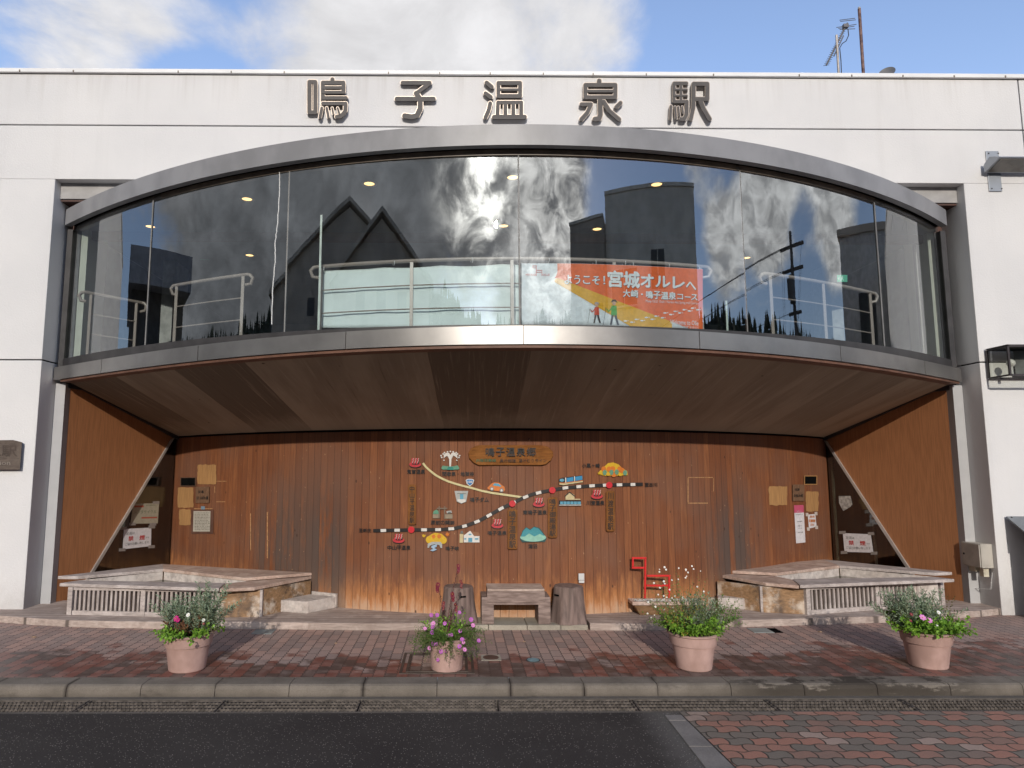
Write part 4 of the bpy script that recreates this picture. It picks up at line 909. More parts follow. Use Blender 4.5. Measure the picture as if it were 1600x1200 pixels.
for s_, q in zip('宮城オルレへ', ((950, 423.5, 972.5, 448), (975, 424.5, 999, 449.5), (1001.5, 428.5, 1021, 448.5), (1024.5, 431.5, 1047, 448.5), (1051.5, 433, 1069.5, 450.5), (1072, 440.5, 1087.5, 452.5))): blet(s_, *q, off=.035)
for s_, q in zip('大崎・鳴子温泉コース', ((973.5, 452.5, 984.5, 464), (986, 453, 997, 464.5), (1001.5, 458.5, 1004.5, 461), (1009.5, 454.5, 1020, 466), (1021, 455, 1032, 467), (1033, 456, 1044, 467.5), (1045, 456.5, 1056, 468), (1058.5, 459.5, 1067, 467.5), (1070, 463.3, 1079, 464.8), (1080, 460, 1089.5, 469))): blet(s_, *q, off=.025)
letter(b, 'Miyagi OLLE  Osaki / Naruko Hot Spring trail Course', (1009, 470, 1090, 475), BANR, .0055, .007, 0, .0, slope=.045)
letter(b, 'Welcome to Olle', (1047, 500, 1091, 507.5), BANR, .0055, .007, 0, 0, slope=.05)
letter(b, 'みやぎオルレ', (1063, 509.5, 1090, 513), BANR, .0055, .007, 0, 0, slope=.04)
for k, (x, y) in enumerate(((977, 501.5), (987, 503.5), (994, 499), (1003, 501), (1010, 496), (1019, 499), (1025, 494), (1035, 496.5), (1039, 489), (1048, 491.5), (1055, 486.5), (1062, 489), (1069, 484), (1077, 486), (1082, 481.5), (1090, 484))):
    b.prism([(x+2.8*math.cos(a), y+1.2*math.sin(a)) for a in np.linspace(0, 2*math.pi, 10)[:-1]], BANR, .0055, .0068); b.prism([(x+3.4, y-.9), (x+5.0, y-1.1), (x+5.0, y+.3), (x+3.4, y+.3)], BANR, .0055, .0068)
b2.build('lettering_shadow', LSH, bs); b.build('lettering', LET, bs)
b = MB()
for q in ((832.3, 414.8, 838.3, 415.6), (832.3, 418, 838.3, 418.8), (832.3, 414.8, 833.2, 418.8), (837.4, 414.8, 838.3, 431), (838.3, 422, 847.2, 422.8), (846.4, 422.8, 847.2, 431), (838.3, 425, 846.4, 425.7)): b.prism([(q[0], q[1]), (q[2], q[1]), (q[2], q[3]), (q[0], q[3])], BANR, .0055, .007)
letter(b, 'MIYAGI', (821.5, 427.6, 837, 430.8), BANR, .0055, .007); letter(b, 'OLLE', (847.8, 427.6, 858.8, 430.8), BANR, .0055, .007); b.build('red_logo', RED, bs)
# two drawn walkers on the banner
def fig(x, y0, y1, top, legs, skin, hair, pole):
    h = y1-y0; ms = [flat('walker_top', top), flat('walker_legs', legs), flat('walker_skin', (.55, .36, .27)), flat('walker_hair', hair)]; b = MB()
    el = lambda cx, cy, rx, ry: [(cx+rx*math.cos(a), cy+ry*math.sin(a)) for a in np.linspace(0, 2*math.pi, 12)[:-1]]
    b.prism(el(x, y0+h*.13, h*.075, h*.10), BANR, .0055, .0072, 2)
    b.prism([(x-h*.14, y0+h*.12), (x-h*.06, y0), (x+h*.06, y0), (x+h*.14, y0+h*.12), (x, y0+h*.07)], BANR, .0074, .0082, 3)
    b.prism([(x-h*.10, y0+h*.24), (x+h*.10, y0+h*.24), (x+h*.12, y0+h*.62), (x-h*.12, y0+h*.62)], BANR, .0055, .0075, 0)
    b.prism([(x-h*.09, y0+h*.28), (x-h*.05, y0+h*.33), (x-h*.22, y0+h*.50), (x-h*.32, y0+h*.36), (x-h*.29, y0+h*.35), (x-h*.21, y0+h*.44)], BANR, .0056, .0073, 0)
    b.prism([(x-h*.10, y0+h*.62), (x-h*.01, y0+h*.62), (x-h*.09, y1), (x-h*.16, y1)], BANR, .0055, .0071, 1); b.prism([(x+h*.01, y0+h*.62), (x+h*.10, y0+h*.62), (x+h*.20, y1), (x+h*.12, y1)], BANR, .0055, .0071, 1)
    b.prism([(x-h*.33, y0+h*.30), (x-h*.315, y0+h*.30), (x-h*.42, y1), (x-h*.435, y1)], BANR, .0055, .0069, 1); b.build('walker_drawing', ms, bs)
fig(932.5, 472, 504.5, (.55, .07, .03), (.06, .05, .05), 0, (.35, .33, .33), 0); fig(959.5, 468, 507.5, (.06, .33, .05), (.05, .06, .09), 0, (.06, .05, .05), 0)
for px, py, hl_ in ((856, 407, 'above the red logo of the banner'), (929, 410.5, 'above the small welcome lettering of the orange banner'), (975, 411.5, 'above the big lettering, left one of a close pair'), (987, 413.5, 'above the big lettering, right one of a close pair'), (1043, 415.5, 'above the right half of the orange banner'), (1090, 420.5, 'at the top right corner of the orange banner'), (615, 411, 'near the middle of the white cloth'), (737, 406.5, 'near the right end of the white cloth'), (505, 420, 'at the left end of the white cloth')):
    c = np.array(on_curve(px, py, Y_ral, 0)); tt = [(c[0]+.012*math.cos(a), c[1]-.024*math.cos(a), c[2]+.028*math.sin(a)) for a in np.linspace(-1.2, 3.6, 9)]
    b = MB(); b.tube(tt, .004, 6); o = b.build('ring_hook', STRIPW); tag(o, 'white ring hook on the handrail '+hl_, 'hook', 'ring hooks on the handrail')

# ------------------------------------------------------------------ pictorial map on the timber wall
IC = {}
def ink(name, c): 
    if name not in IC: IC[name] = flat('paint_'+name, c)
    return IC[name]
cR, cW, cK = (.46, .035, .045), (.62, .60, .57), (.018, .015, .015)
def pa(P, org=(560, 680)): return [(org[0]+x/6, org[1]+y/6) for x, y in P]
def pb(P): return pa(P, (780, 680))
def ell(cx, cy, rx, ry, n=18, a0=0, a1=2*math.pi): return [(cx+rx*math.cos(a), cy+ry*math.sin(a)) for a in np.linspace(a0, a1, n+1)[:n if abs(a1-a0-2*math.pi) < 1e-6 else n+1]]
def band(path, w):
    """outline of a stroke of width w along a pixel path."""
    L_, R2 = [], []
    for i, (x, y) in enumerate(path):
        a, c = path[max(i-1, 0)], path[min(i+1, len(path)-1)]; dx, dy = c[0]-a[0], c[1]-a[1]; l = math.hypot(dx, dy) or 1
        L_.append((x-dy/l*w/2, y+dx/l*w/2)); R2.append((x+dy/l*w/2, y-dx/l*w/2))
    return L_+R2[::-1]
def icon(name, label, cat, layers, conv, group=None):
    """flat painted cut-out: layers of (colour name, colour, polygon, level)."""
    b = MB(); names = []
    for k, (cn, col, poly, lev) in enumerate(layers):
        if cn not in names: names.append(cn); ink(cn, col)
        b.prism(conv(poly), WOOD, .002 if lev == 0 else .018+lev*.003-.002, .018+lev*.003+k*.00015, names.index(cn))
    o = b.build(name, [IC[n] for n in names]); tag(o, label, cat, group); return o
GM = 'painted cut-outs of the wall map'
def onsen(cx, cy, conv, label):
    y = cy
    L_ = [('dark_edge', cK, ell(cx, y+22, 58, 27), 0), ('red', cR, ell(cx, y+17, 55, 25), 1), ('dark_edge', cK, ell(cx, y+6, 40, 14), 2)]
    for d in (-24, 0, 24):
        L_.append(('red', cR, band([(cx+d-8, y+14), (cx+d-12, y-2), (cx+d-2, y-16), (cx+d-6, y-32), (cx+d+4, y-42)], 12), 3)); L_.append(('pink_white', (.60, .40, .38), band([(cx+d+2, y+4), (cx+d-2, y-4), (cx+d+7, y-18), (cx+d+4, y-32), (cx+d+12, y-42)], 5), 4))
    return icon('hot_spring_symbol', label, 'map symbol', L_, conv, 'red hot spring symbols on the wall map')
onsen(532, 258, pa, 'red steaming bath symbol at the upper end of the cream road line'); onsen(377, 968, pa, 'red steaming bath symbol below the left end of the striped railway line')
onsen(1303, 830, pa, 'red steaming bath symbol left of the second vertical name plaque'); onsen(372, 630, pb, 'red steaming bath symbol left of the third vertical plaque, under the railway line'); onsen(917, 555, pb, 'red steaming bath symbol left of the rightmost vertical plaque')
icon('geyser_cutout', 'white geyser plume over a green rock base on the wall map', 'map picture', [('white', cW, [(852, 300), (868, 300), (872, 225), (890, 190), (915, 205), (930, 220), (925, 180), (900, 162), (875, 165), (862, 185), (848, 165), (822, 165), (800, 182), (800, 220), (812, 205), (832, 192), (852, 225)], 0)]+[('white', cW, ell(862+90*math.cos(a)*(.9+.1*(k % 2)), 205+52*math.sin(a), 8, 8, 8), 0) for k, a in enumerate(np.linspace(math.pi*.98, math.pi*2.02, 11))]+[('white', cW, ell(862+s_*60, 235, 7, 7, 8), 0) for s_ in (-1, 1)]+[('geyser_green', (.10, .26, .17), [(776, 310), (790, 285), (830, 290), (862, 295), (895, 290), (930, 282), (948, 310), (935, 322), (790, 322)], 1), ('teal', (.02, .20, .16), [(830, 325), (840, 298), (862, 292), (885, 298), (895, 325)], 2)], pa)
rs_ = icon('route_shield', 'blue and white national route shield on the cream road line', 'route shield', [('white', cW, [(1006, 420), (1025, 410), (1065, 410), (1086, 420), (1075, 455), (1045, 480), (1015, 455)], 0), ('shield_blue', (.03, .17, .42), [(1013, 424), (1028, 416), (1063, 416), (1078, 424), (1068, 452), (1045, 471), (1022, 452)], 1)], pa)
b = MB(); letter(b, '108', (560+1024/6, 680+427/6, 560+1068/6, 680+447/6), WOOD, .022, .025, 0, .03); b.build('route_number', ink('white', cW), rs_)
icon('car_cutout', 'orange car picture driving on the cream road line', 'map picture', [('car_orange', (.58, .17, .03), [(1210, 490), (1225, 478), (1250, 452), (1275, 443), (1320, 446), (1345, 468), (1370, 485), (1376, 512), (1360, 530), (1240, 515), (1213, 505)], 0), ('window_blue', (.10, .30, .42), [(1258, 470), (1275, 450), (1312, 453), (1340, 474), (1335, 482)], 1), ('wheel_grey', (.20, .20, .20), ell(1252, 503, 19, 19), 2), ('wheel_grey', (.20, .20, .20), ell(1342, 517, 19, 19), 2), ('white', cW, ell(1252, 503, 10, 10), 3), ('white', cW, ell(1342, 517, 10, 10), 3)], pa)
icon('dam_cutout', 'grey dam picture with a blue spillway under the cream road line', 'map picture', [('stone_grey', (.36, .37, .36), [(900, 522), (1030, 522), (1010, 625), (965, 642), (922, 622)], 0), ('dam_dark', (.13, .14, .13), [(925, 545), (1010, 545), (1008, 551), (926, 551)], 1), ('window_blue', (.10, .30, .42), [(952, 552), (985, 552), (985, 612), (952, 612)], 1), ('white', cW, [(925, 605), (950, 600), (990, 600), (1010, 605), (1000, 625), (965, 638), (935, 622)], 2)], pa)
icon('barrier_gate_cutout', 'brown barrier gate picture with a green tree on the wall map', 'map picture', [('gate_tan', (.25, .20, .14), [(698, 740), (765, 740), (765, 778), (698, 778)], 0), ('gate_tan', (.25, .20, .14), [(805, 740), (882, 740), (882, 782), (805, 782)], 0), ('gate_brown', (.16, .115, .08), [(735, 680), (832, 680), (832, 694), (735, 694)], 1), ('gate_brown', (.16, .115, .08), [(752, 665), (764, 665), (764, 775), (752, 775)], 1), ('gate_brown', (.16, .115, .08), [(803, 665), (815, 665), (815, 778), (803, 778)], 1), ('geyser_green', (.10, .26, .17), [(697, 738), (705, 712), (730, 697), (750, 710), (752, 738)], 2), ('stone_grey', (.36, .37, .36), [(826, 712), (870, 705), (878, 728), (828, 732)], 2), ('dam_dark', (.13, .14, .13), [(838, 718), (866, 718), (866, 734), (838, 734)], 3)], pa)
Y1, O1 = (.58, .36, .02), (.55, .16, .02)
icon('gorge_cutout', 'yellow autumn gorge picture with a grey bridge and blue stream below the railway line', 'map picture', [('leaf_yellow', Y1, ell(668, 980, 36, 36), 0), ('leaf_yellow', Y1, ell(795, 985, 34, 34), 0), ('leaf_yellow', Y1, [(640, 960), (690, 925), (720, 915), (780, 925), (825, 965), (820, 1000), (645, 1000)], 0), ('leaf_orange', O1, ell(705, 950, 18, 20, 8), 1), ('leaf_orange', O1, ell(757, 948, 20, 22, 8), 1), ('leaf_yellow', Y1, ell(730, 972, 20, 18, 8), 2), ('stone_grey', (.36, .37, .36), [(648, 1055), (650, 1018), (690, 1000), (770, 1000), (785, 1018), (785, 1058), (770, 1058), (760, 1030), (715, 1022), (670, 1035), (662, 1055)], 3), ('stream_blue', (.30, .42, .55), [(690, 1035), (735, 1022), (735, 1045), (712, 1058), (738, 1072), (700, 1088), (670, 1080), (700, 1066), (680, 1050)], 4)], pa)
icon('maple_leaf_cutout', 'small yellow leaf picture under the railway line, left of the gorge picture', 'map picture', [('leaf_yellow', Y1, [(596, 928), (606, 936), (612, 926), (618, 936), (632, 932), (628, 948), (614, 958), (602, 952)], 0)], pa)
icon('maple_leaf_cutout', 'small orange maple leaf picture under the railway line, right of the gorge picture', 'map picture', [('leaf_orange', O1, [(835+24*math.cos(a)*(1 if k % 2 else .5), 930+24*math.sin(a)*(1 if k % 2 else .5)) for k, a in enumerate(np.linspace(0, 2*math.pi, 15)[:-1])], 0)], pa)
icon('station_house_cutout', 'white house picture with a brown roof under the railway line', 'map picture', [('white', cW, [(988, 940), (1048, 895), (1080, 940), (1135, 945), (1135, 1005), (988, 1005)], 0), ('roof_brown', (.23, .10, .045), [(1055, 903), (1125, 908), (1145, 945), (1085, 945)], 1), ('cream', (.50, .42, .24), [(950, 925), (985, 925), (980, 1008), (948, 1008)], 0), ('dam_dark', (.13, .14, .13), [(960, 900), (975, 895), (985, 920), (955, 922)], 1), ('window_blue', (.10, .30, .42), ell(1046, 930, 16, 9, 4), 2), ('window_blue', (.10, .30, .42), [(1030, 962), (1068, 962), (1068, 1000), (1030, 1000)], 2), ('window_blue', (.10, .30, .42), [(992, 965), (1012, 965), (1012, 978), (992, 978)], 2), ('window_blue', (.10, .30, .42), [(1092, 965), (1125, 965), (1125, 978), (1092, 978)], 2)], pa)
icon('lake_cutout', 'pale green lake picture with blue hills, right of the second vertical plaque', 'map picture', [('dark_teal', (.02, .07, .07), [(193, 970), (215, 900), (250, 862), (290, 880), (330, 855), (380, 870), (425, 930), (444, 970), (430, 1000), (215, 1004)], 0), ('lake_mint', (.24, .47, .38), ell(318, 958, 122, 40), 1), ('hill_blue', (.04, .24, .28), [(203, 950), (225, 895), (255, 868), (290, 890), (325, 862), (365, 872), (400, 910), (425, 945), (380, 925), (330, 950), (280, 920), (240, 950)], 2)], pb)
icon('bath_house_cutout', 'cream hall picture over a long blue glass front below the railway line', 'map picture', [('dark_edge', cK, [(560, 612), (768, 612), (768, 664), (560, 664)], 0), ('cream', (.50, .42, .24), [(622, 560), (660, 530), (705, 560), (705, 606), (622, 606)], 0), ('cream', (.50, .42, .24), [(705, 596), (760, 596), (760, 606), (705, 606)], 0), ('dark_edge', cK, [(612, 570), (660, 528), (715, 572), (706, 576), (660, 540), (620, 576)], 1), ('window_blue', (.10, .30, .42), [(572, 622), (765, 622), (765, 648), (572, 648)], 1), ('white', cW, [(562, 652), (768, 652), (768, 658), (562, 658)], 1)]+[('dark_edge', cK, [(x, 622), (x+4, 622), (x+4, 648), (x, 648)], 2) for x in (600, 632, 664, 696, 728)], pb)
icon('train_cutout', 'blue and yellow train picture on the railway line', 'map picture', [('dark_edge', cK, [(560, 410), (590, 398), (775, 376), (785, 440), (600, 472), (562, 466)], 0), ('cream', (.50, .42, .24), [(565, 448), (598, 452), (783, 428), (785, 440), (600, 468), (564, 462)], 1), ('train_blue', (.03, .22, .42), [(632, 402), (695, 392), (697, 430), (634, 440)], 1), ('train_blue', (.03, .22, .42), [(712, 390), (778, 380), (780, 418), (714, 428)], 1), ('window_blue', (.10, .30, .42), ell(588, 422, 22, 14), 1), ('car_orange', (.58, .17, .03), [(565, 442), (598, 446), (783, 422), (783, 428), (598, 452), (565, 448)], 2), ('white', cW, [(618, 398), (627, 396), (629, 446), (620, 448)], 2), ('white', cW, [(702, 384), (709, 383), (711, 434), (704, 435)], 2)], pb)
icon('autumn_hill_cutout', 'yellow, orange and green autumn hill picture at the upper right of the wall map', 'map picture', [('leaf_yellow', Y1, [(922, 355), (960, 320), (990, 290), (1020, 262), (1070, 255), (1120, 275), (1160, 315), (1200, 335), (1205, 375), (1000, 382), (930, 368)], 0)]+[('leaf_orange', O1, ell(x, y, 24, 26, 9), 1) for x, y in ((980, 318), (1030, 318), (1065, 315), (1130, 318), (1150, 330), (1075, 368))]+[('hill_green', (.12, .26, .17), ell(x, y, 20, 26, 9), 2) for x, y in ((990, 350), (1052, 348), (1102, 345), (1180, 352))]+[('leaf_yellow', Y1, ell(x, y, 20, 16, 9), 3) for x, y in ((950, 352), (1022, 365), (1135, 368))], pb)
# railway line, road line, station dots
TR = [(583, 829.2), (612, 828.6), (642, 828), (664, 827.8), (686, 827.5), (708, 826), (728, 821.5), (748, 814), (768, 803), (784, 794), (800.5, 786.5), (816, 778.5), (832, 772.2), (847, 768.6), (863, 765.5), (885, 762), (905, 760.3), (928, 758.8), (952, 757.8), (978, 757.2), (1004.5, 756.6)]
tp = []; acc = 0
for (x0, y0), (x1, y1) in zip(TR, TR[1:]):
    n = max(2, int(math.hypot(x1-x0, y1-y0)/1.4))
    for k in range(n): tp.append((x0+(x1-x0)*k/n, y0+(y1-y0)*k/n))
tp.append(TR[-1]); rl = thing('railway_line', 'black and white striped railway line running across the wall map', 'map line', WOOD(800, 787, .02))
b = MB(); b.prism(band(tp, 5.4), WOOD, .002, .018)if False else [b.prism(band(tp[i:i+3], 5.4), WOOD, .002, .0165) for i in range(0, len(tp)-2, 2)]
b.build('black_strip', ink('dark_edge', cK), rl); b = MB(); d = 0; cur = []; segs = []
for p, q in zip(tp, tp[1:]):
    on = (d % 21.2) > 11.4
    if on: cur.append(p)
    elif cur: segs.append(cur); cur = []
    d += math.hypot(q[0]-p[0], q[1]-p[1])
if cur: segs.append(cur)
for s_ in segs:
    if len(s_) > 2: b = MB(); b.prism(band(s_, 4.6), WOOD, .016, .0195); b.build('white_dash', ink('white', cW), rl)
RD = [pa([q])[0] for q in ((605, 262), (635, 300), (680, 340), (730, 378), (780, 405), (840, 432), (900, 452), (975, 474), (1050, 492), (1150, 520), (1250, 541), (1400, 562), (1530, 581))]
b = MB()
for i in range(len(RD)-1): b.prism(band(RD[max(i-0, 0):i+2], 3.2), WOOD, .002, .015+.0002*(i % 2))
tag(b.build('road_line', ink('cream_road', (.56, .50, .27))), 'cream painted road line curving down to the railway line on the wall map', 'map line')
for (x, y), L_ in zip(((642.5, 827.8), (800.5, 787), (863, 766), (952, 758)), ('leftmost red station dot on the railway line', 'red station dot where the railway line climbs, above the second vertical plaque', 'red station dot on the railway line next to the train picture', 'rightmost red station dot on the railway line')):
    b = MB(); b.prism(ell(x, y, 5.1, 5.1, 24), WOOD, .015, .027); tag(b.build('station_dot', ink('dot_red', (.52, .02, .03)), bevel=.002), L_, 'station dot', 'red station dots on the wall map')
PLQ = stained_wood('plaque_wood', (.215, .085, .022), (.27, .115, .035), (.13, .05, .016), (7, 7, .5), .5, .5)
PLQ2 = stained_wood('title_plaque_wood', (.255, .098, .022), (.31, .13, .035), (.17, .05, .012), (.8, 7, 7), .5, .6)
def vplaque(box, text, label):
    x0, y0, x1, y1 = box; c = 2
    t = thing('station_plaque', label, 'plaque', WOOD((x0+x1)/2, y1, .02), 'vertical station name plaques')
    b = MB(); b.prism([(x0+c, y0), (x1-c, y0), (x1, y0+c), (x1, y1-c), (x1-c, y1), (x0+c, y1), (x0, y1-c), (x0, y0+c)], WOOD, .002, .032); b.build('board', PLQ, t, bevel=.003)
    b = MB(); n = len(text); h = (y1-y0-4)/n
    for i, ch in enumerate(text): letter(b, ch, (x0+2.6, y0+2+h*i+.6, x1-2.6, y0+2+h*(i+1)-.6), WOOD, .028, .0345, 0, .012)
    b.build('lettering', ink('dark_edge', cK), t)
vplaque((637.5, 757, 650, 820), '中山平温泉駅', 'vertical wooden name plaque standing on the railway line at the left of the map')
vplaque((793, 795.5, 808.5, 858.5), '鳴子温泉駅', 'vertical wooden name plaque hanging below the middle station dot, left of the lake picture')
vplaque((856, 777, 871, 840.5), '鳴子御殿湯駅', 'vertical wooden name plaque between the lake picture and the cream hall picture')
vplaque((947, 767, 961, 830.5), '川渡温泉駅', 'rightmost vertical wooden name plaque below the railway line')
t = thing('title_plaque', 'long rounded wooden title plaque at the top of the wall map', 'plaque', WOOD(797, 727, .03))
pl = [(750, 695.5), (845, 695.5), (856, 698), (863.5, 705), (864.5, 712), (861, 719), (853, 725.5), (845, 727), (748, 727), (740, 723), (733, 716), (731.5, 708), (736, 700.5), (743, 697)]
b = MB(); b.prism(pl, WOOD, .002, .042); b.build('board', PLQ2, t, bevel=.008)
b = MB()
for i, ch in enumerate('鳴子温泉郷'): letter(b, ch, (759+16.1*i, 699.5, 772.6+16.1*i, 712.8), WOOD, .038, .0452, 0, .015)
b.build('title_lettering', ink('dark_edge', cK), t)
b = MB(); letter(b, 'JR陸羽東線', (743.5, 717, 775, 722.4), WOOD, .038, .045, 0, .01); b.build('green_lettering', flat('sign_green', (.06, .13, .06)), t)
b = MB(); letter(b, '奥の細道', (781, 717, 806, 722.4), WOOD, .038, .045, 0, .005); letter(b, '湯けむりライン', (810.5, 717, 854, 722.4), WOOD, .038, .045, 0, .005); b.build('dark_lettering', flat('sign_dark_brown', (.06, .025, .012)), t)
for s_, (cx, cy, w, h), conv, L_ in (('鬼首温泉', (540, 342, 172, 40), pa, 'below the upper red bath symbol'), ('間歇泉・地獄谷', (935, 363, 300, 40), pa, 'below the geyser picture'), ('鳴子ダム', (1135, 605, 178, 42), pa, 'right of the dam picture'), ('尿前の関跡', (790, 820, 225, 38), pa, 'below the barrier gate picture'), ('至新庄', (62, 893, 118, 34), pa, 'at the left end of the railway line'), ('中山平温泉', (380, 1055, 218, 42), pa, 'below the lower left red bath symbol'), ('鳴子峡', (880, 1062, 128, 38), pa, 'right of the gorge picture'), ('鳴子温泉', (1300, 917, 180, 38), pa, 'below the bath symbol left of the second plaque'), ('東鳴子温泉', (335, 724, 228, 40), pb, 'left of the third plaque under a bath symbol'), ('潟沼', (315, 1042, 88, 40), pb, 'below the lake picture'), ('小黒ヶ崎', (860, 286, 170, 40), pb, 'left of the autumn hill picture'), ('川渡温泉', (902, 635, 172, 42), pb, 'left of the rightmost plaque under a bath symbol'), ('至古川', (1424, 465, 118, 36), pb, 'at the right end of the railway line')):
    b = MB(); n = len(s_); w0 = w/n
    for i, ch in enumerate(s_):
        x = cx-w/2+w0*i
        if ch == '・': q = (x+w0*.4, cy-4, x+w0*.6, cy+4)
        elif ch == 'ヶ': q = (x+w0*.2, cy-h*.3, x+w0*.8, cy+h*.45)
        else: q = (x+w0*.05, cy-h/2, x+w0*.95, cy+h/2)
        (ax, ay), (bx_, by) = conv([q[:2], q[2:]]); letter(b, ch, (ax, ay, bx_, by), WOOD, .001, .014, 0, .022)
    tag(b.build('caption', ink('dark_edge', cK)), 'black caption '+L_+' on the map', 'caption', 'captions of the wall map')

# ------------------------------------------------------------------ notices
PAPER = flat('white_paper', (.62, .60, .62), .6); TAPE = flat('adhesive_tape', (.24, .215, .20), .3); REDI = flat('red_ink', (.42, .035, .035)); GRYI = flat('grey_print', (.16, .16, .155))
def plane_surf(side_): 
    P, L, qa, za, q0, p0, n = side_
    return lambda x, y, o: on_plane(x, y, (p0[0], p0[1], 0), (n[0], n[1], 0)) + np.array((n[0], n[1], 0))*(o-.048)
QL, QR = plane_surf(SL), plane_surf(SR)
def nosmoke(S, c, label):
    """c: the four corners of the sheet in the view (tl, tr, br, bl)."""
    t = thing('no_smoking_notice', label, 'paper notice', S(*c[3], 0)); b = MB(); b.prism(c, S, 0, .0015); b.build('sheet', PAPER, t)
    lerp = lambda u, v: tuple(np.array(c[0])*(1-u)*(1-v)+np.array(c[1])*u*(1-v)+np.array(c[2])*u*v+np.array(c[3])*(1-u)*v)
    S3 = lambda u, v, o: S(*lerp(u, v), o)
    b = MB(); letter(b, '足湯は', (.09, .16, .40, .31), S3, .0016, .0026); letter(b, 'です', (.80, .48, .93, .57), S3, .0016, .0026); letter(b, 'ご協力お願い致します', (.08, .70, .92, .84), S3, .0016, .0026); b.build('black_lettering', GRYI, t)
    b = MB(); letter(b, '禁', (.18, .38, .36, .62), S3, .0016, .0028, 0, .02); letter(b, '煙', (.58, .38, .77, .62), S3, .0016, .0028, 0, .02); b.build('red_lettering', REDI, t)
    for u, v in ((-.04, -.04), (1.0, -.05), (-.04, 1.0), (.98, 1.0)):
        b = MB(); x, y = lerp(min(max(u, .02), .98), min(max(v, .0), 1)); dx, dy = (-2.5 if u < .5 else 2.5), (-1.6 if v < .5 else 1.6); x += dx*.7; y += dy*.6
        b.prism([(x-5, y-2.2), (x+5, y-2.6), (x+5, y+2), (x-5, y+2.4)], S, -.001, .0022); b.build('tape', TAPE, t)
nosmoke(QL, [(197.8, 826.7), (240.5, 824.5), (240, 853.5), (196, 858.5)], 'white no smoking sheet taped to the dark triangular window on the left')
nosmoke(QR, [(1313.3, 833.2), (1356.5, 835), (1361, 863.8), (1316, 862.5)], 'white no smoking sheet taped to the triangular window on the right')
t = thing('rental_cycle_notice', 'cream printed sheet taped above the no smoking sheet on the left triangular window', 'paper notice', QL(230, 800, 0))
c = [(212, 787), (252.5, 786.5), (250.5, 818), (208, 818.5)]
lerpc = lambda u, v: tuple(np.array(c[0])*(1-u)*(1-v)+np.array(c[1])*u*(1-v)+np.array(c[2])*u*v+np.array(c[3])*(1-u)*v); S4 = lambda u, v, o: QL(*lerpc(u, v), o)
b = MB(); b.prism(c, QL, 0, .0015); b.build('sheet', flat('cream_paper', (.34, .31, .24), .6), t)
b = MB(); letter(b, 'レンタサイクル', (.10, .33, .92, .50), S4, .0016, .0026); letter(b, '受付は駅窓口にて', (.5, .05, .95, .12), S4, .0016, .0026); b.build('green_lettering', flat('green_grey_print', (.13, .15, .09)), t)
b = MB(); b.prism([(.06, .10), (.42, .10), (.42, .19), (.06, .19)], S4, .0016, .0026); b.prism([(.38, .68), (.96, .67), (.96, .74), (.38, .75)], S4, .0016, .0026); b.build('red_bands', flat('faded_red_print', (.36, .08, .05)), t)
for q in ((248, 785.5), (243, 819.5), (211, 819)):
    b = MB(); b.prism([(q[0]-5, q[1]-2), (q[0]+5, q[1]-2.4), (q[0]+5, q[1]+1.8), (q[0]-5, q[1]+2.2)], QL, -.001, .0022); b.build('tape', TAPE, t)
t = thing('torn_paper', 'crumpled torn white paper scrap on the triangular window on the right', 'paper scrap', QR(1318, 790, 0))
b = MB(); b.prism([(1307, 775), (1325, 775), (1328, 788), (1325, 792), (1314, 798.5), (1311, 793), (1307.5, 786)], QR, 0, .002); b.build('scrap', mat('crumpled_paper', (.33, .31, .29), .7, var=.35, scale=25), t)
def rectp(x0, y0, x1, y1, dx=0): return [(x0, y0), (x1, y0), (x1+dx, y1), (x0+dx, y1)]
TW = mat('small_tag_wood', (.155, .085, .048), .65, var=.25, scale=12, stretch=(6, 6, 1))
for box, s1, s2, L_ in (((305.5, 760.5, 327, 786), '足湯', 'ぽっぽの湯', 'small brown wooden tag with dark writing below the left wall opening'), ((1238.5, 757, 1257, 783), '足湯', 'お休み処', 'small brown wooden tag with dark writing below the right wall opening')):
    t = thing('wooden_tag', L_, 'wooden tag', WOOD(box[0], box[3], .02)); b = MB(); b.prism(rectp(*box), WOOD, .001, .022); b.build('board', TW, t, bevel=.003)
    b = MB(); w = box[2]-box[0]; letter(b, s1, (box[0]+w*.2, box[1]+6, box[0]+w*.58, box[1]+10), WOOD, .02, .0236, 0, .02); letter(b, s2, (box[0]+w*.1, box[1]+15, box[0]+w*.9, box[1]+20), WOOD, .02, .0236, 0, .02); b.build('lettering', ink('dark_edge', cK), t)
t = thing('framed_list', 'framed sheet of dense handwriting below the small wooden tag on the left', 'framed sheet', WOOD(315, 833, .02))
b = MB(); b.prism(rectp(299, 796.5, 333.5, 834, -.5), WOOD, .001, .014); b.build('frame_board', mat('list_board', (.105, .050, .034), .6), t, bevel=.002)
b = MB(); b.prism(rectp(302.5, 798.5, 329, 830.5, -1), WOOD, .013, .016); b.build('sheet', flat('list_paper', (.42, .39, .33), .6), t)
b = MB(); rr = random.Random(4)
for k in range(12):
    y = 801+k*2.35; x = 304
    while x < 326:
        w = rr.uniform(1.0, 3.2); b.prism([(x, y), (min(x+w, 327.5), y), (min(x+w, 327.5), y+rr.uniform(.5, 1.0)), (x, y+.7)], WOOD, .0158, .0168); x += w+rr.uniform(.5, 1.4)
b.build('handwriting', mat('list_ink', (.10, .10, .09), .7), t)
b = MB(); b.prism(rectp(314, 791, 320, 796), WOOD, .001, .006); tag(b.build('blue_sticker', flat('pale_blue_sticker', (.17, .25, .33))), 'small pale blue sticker above the framed handwritten sheet', 'sticker')
t = thing('paper_strip', 'tall narrow paper strip with a pink top on the timber wall at the right', 'paper strip', WOOD(1249, 849, 0))
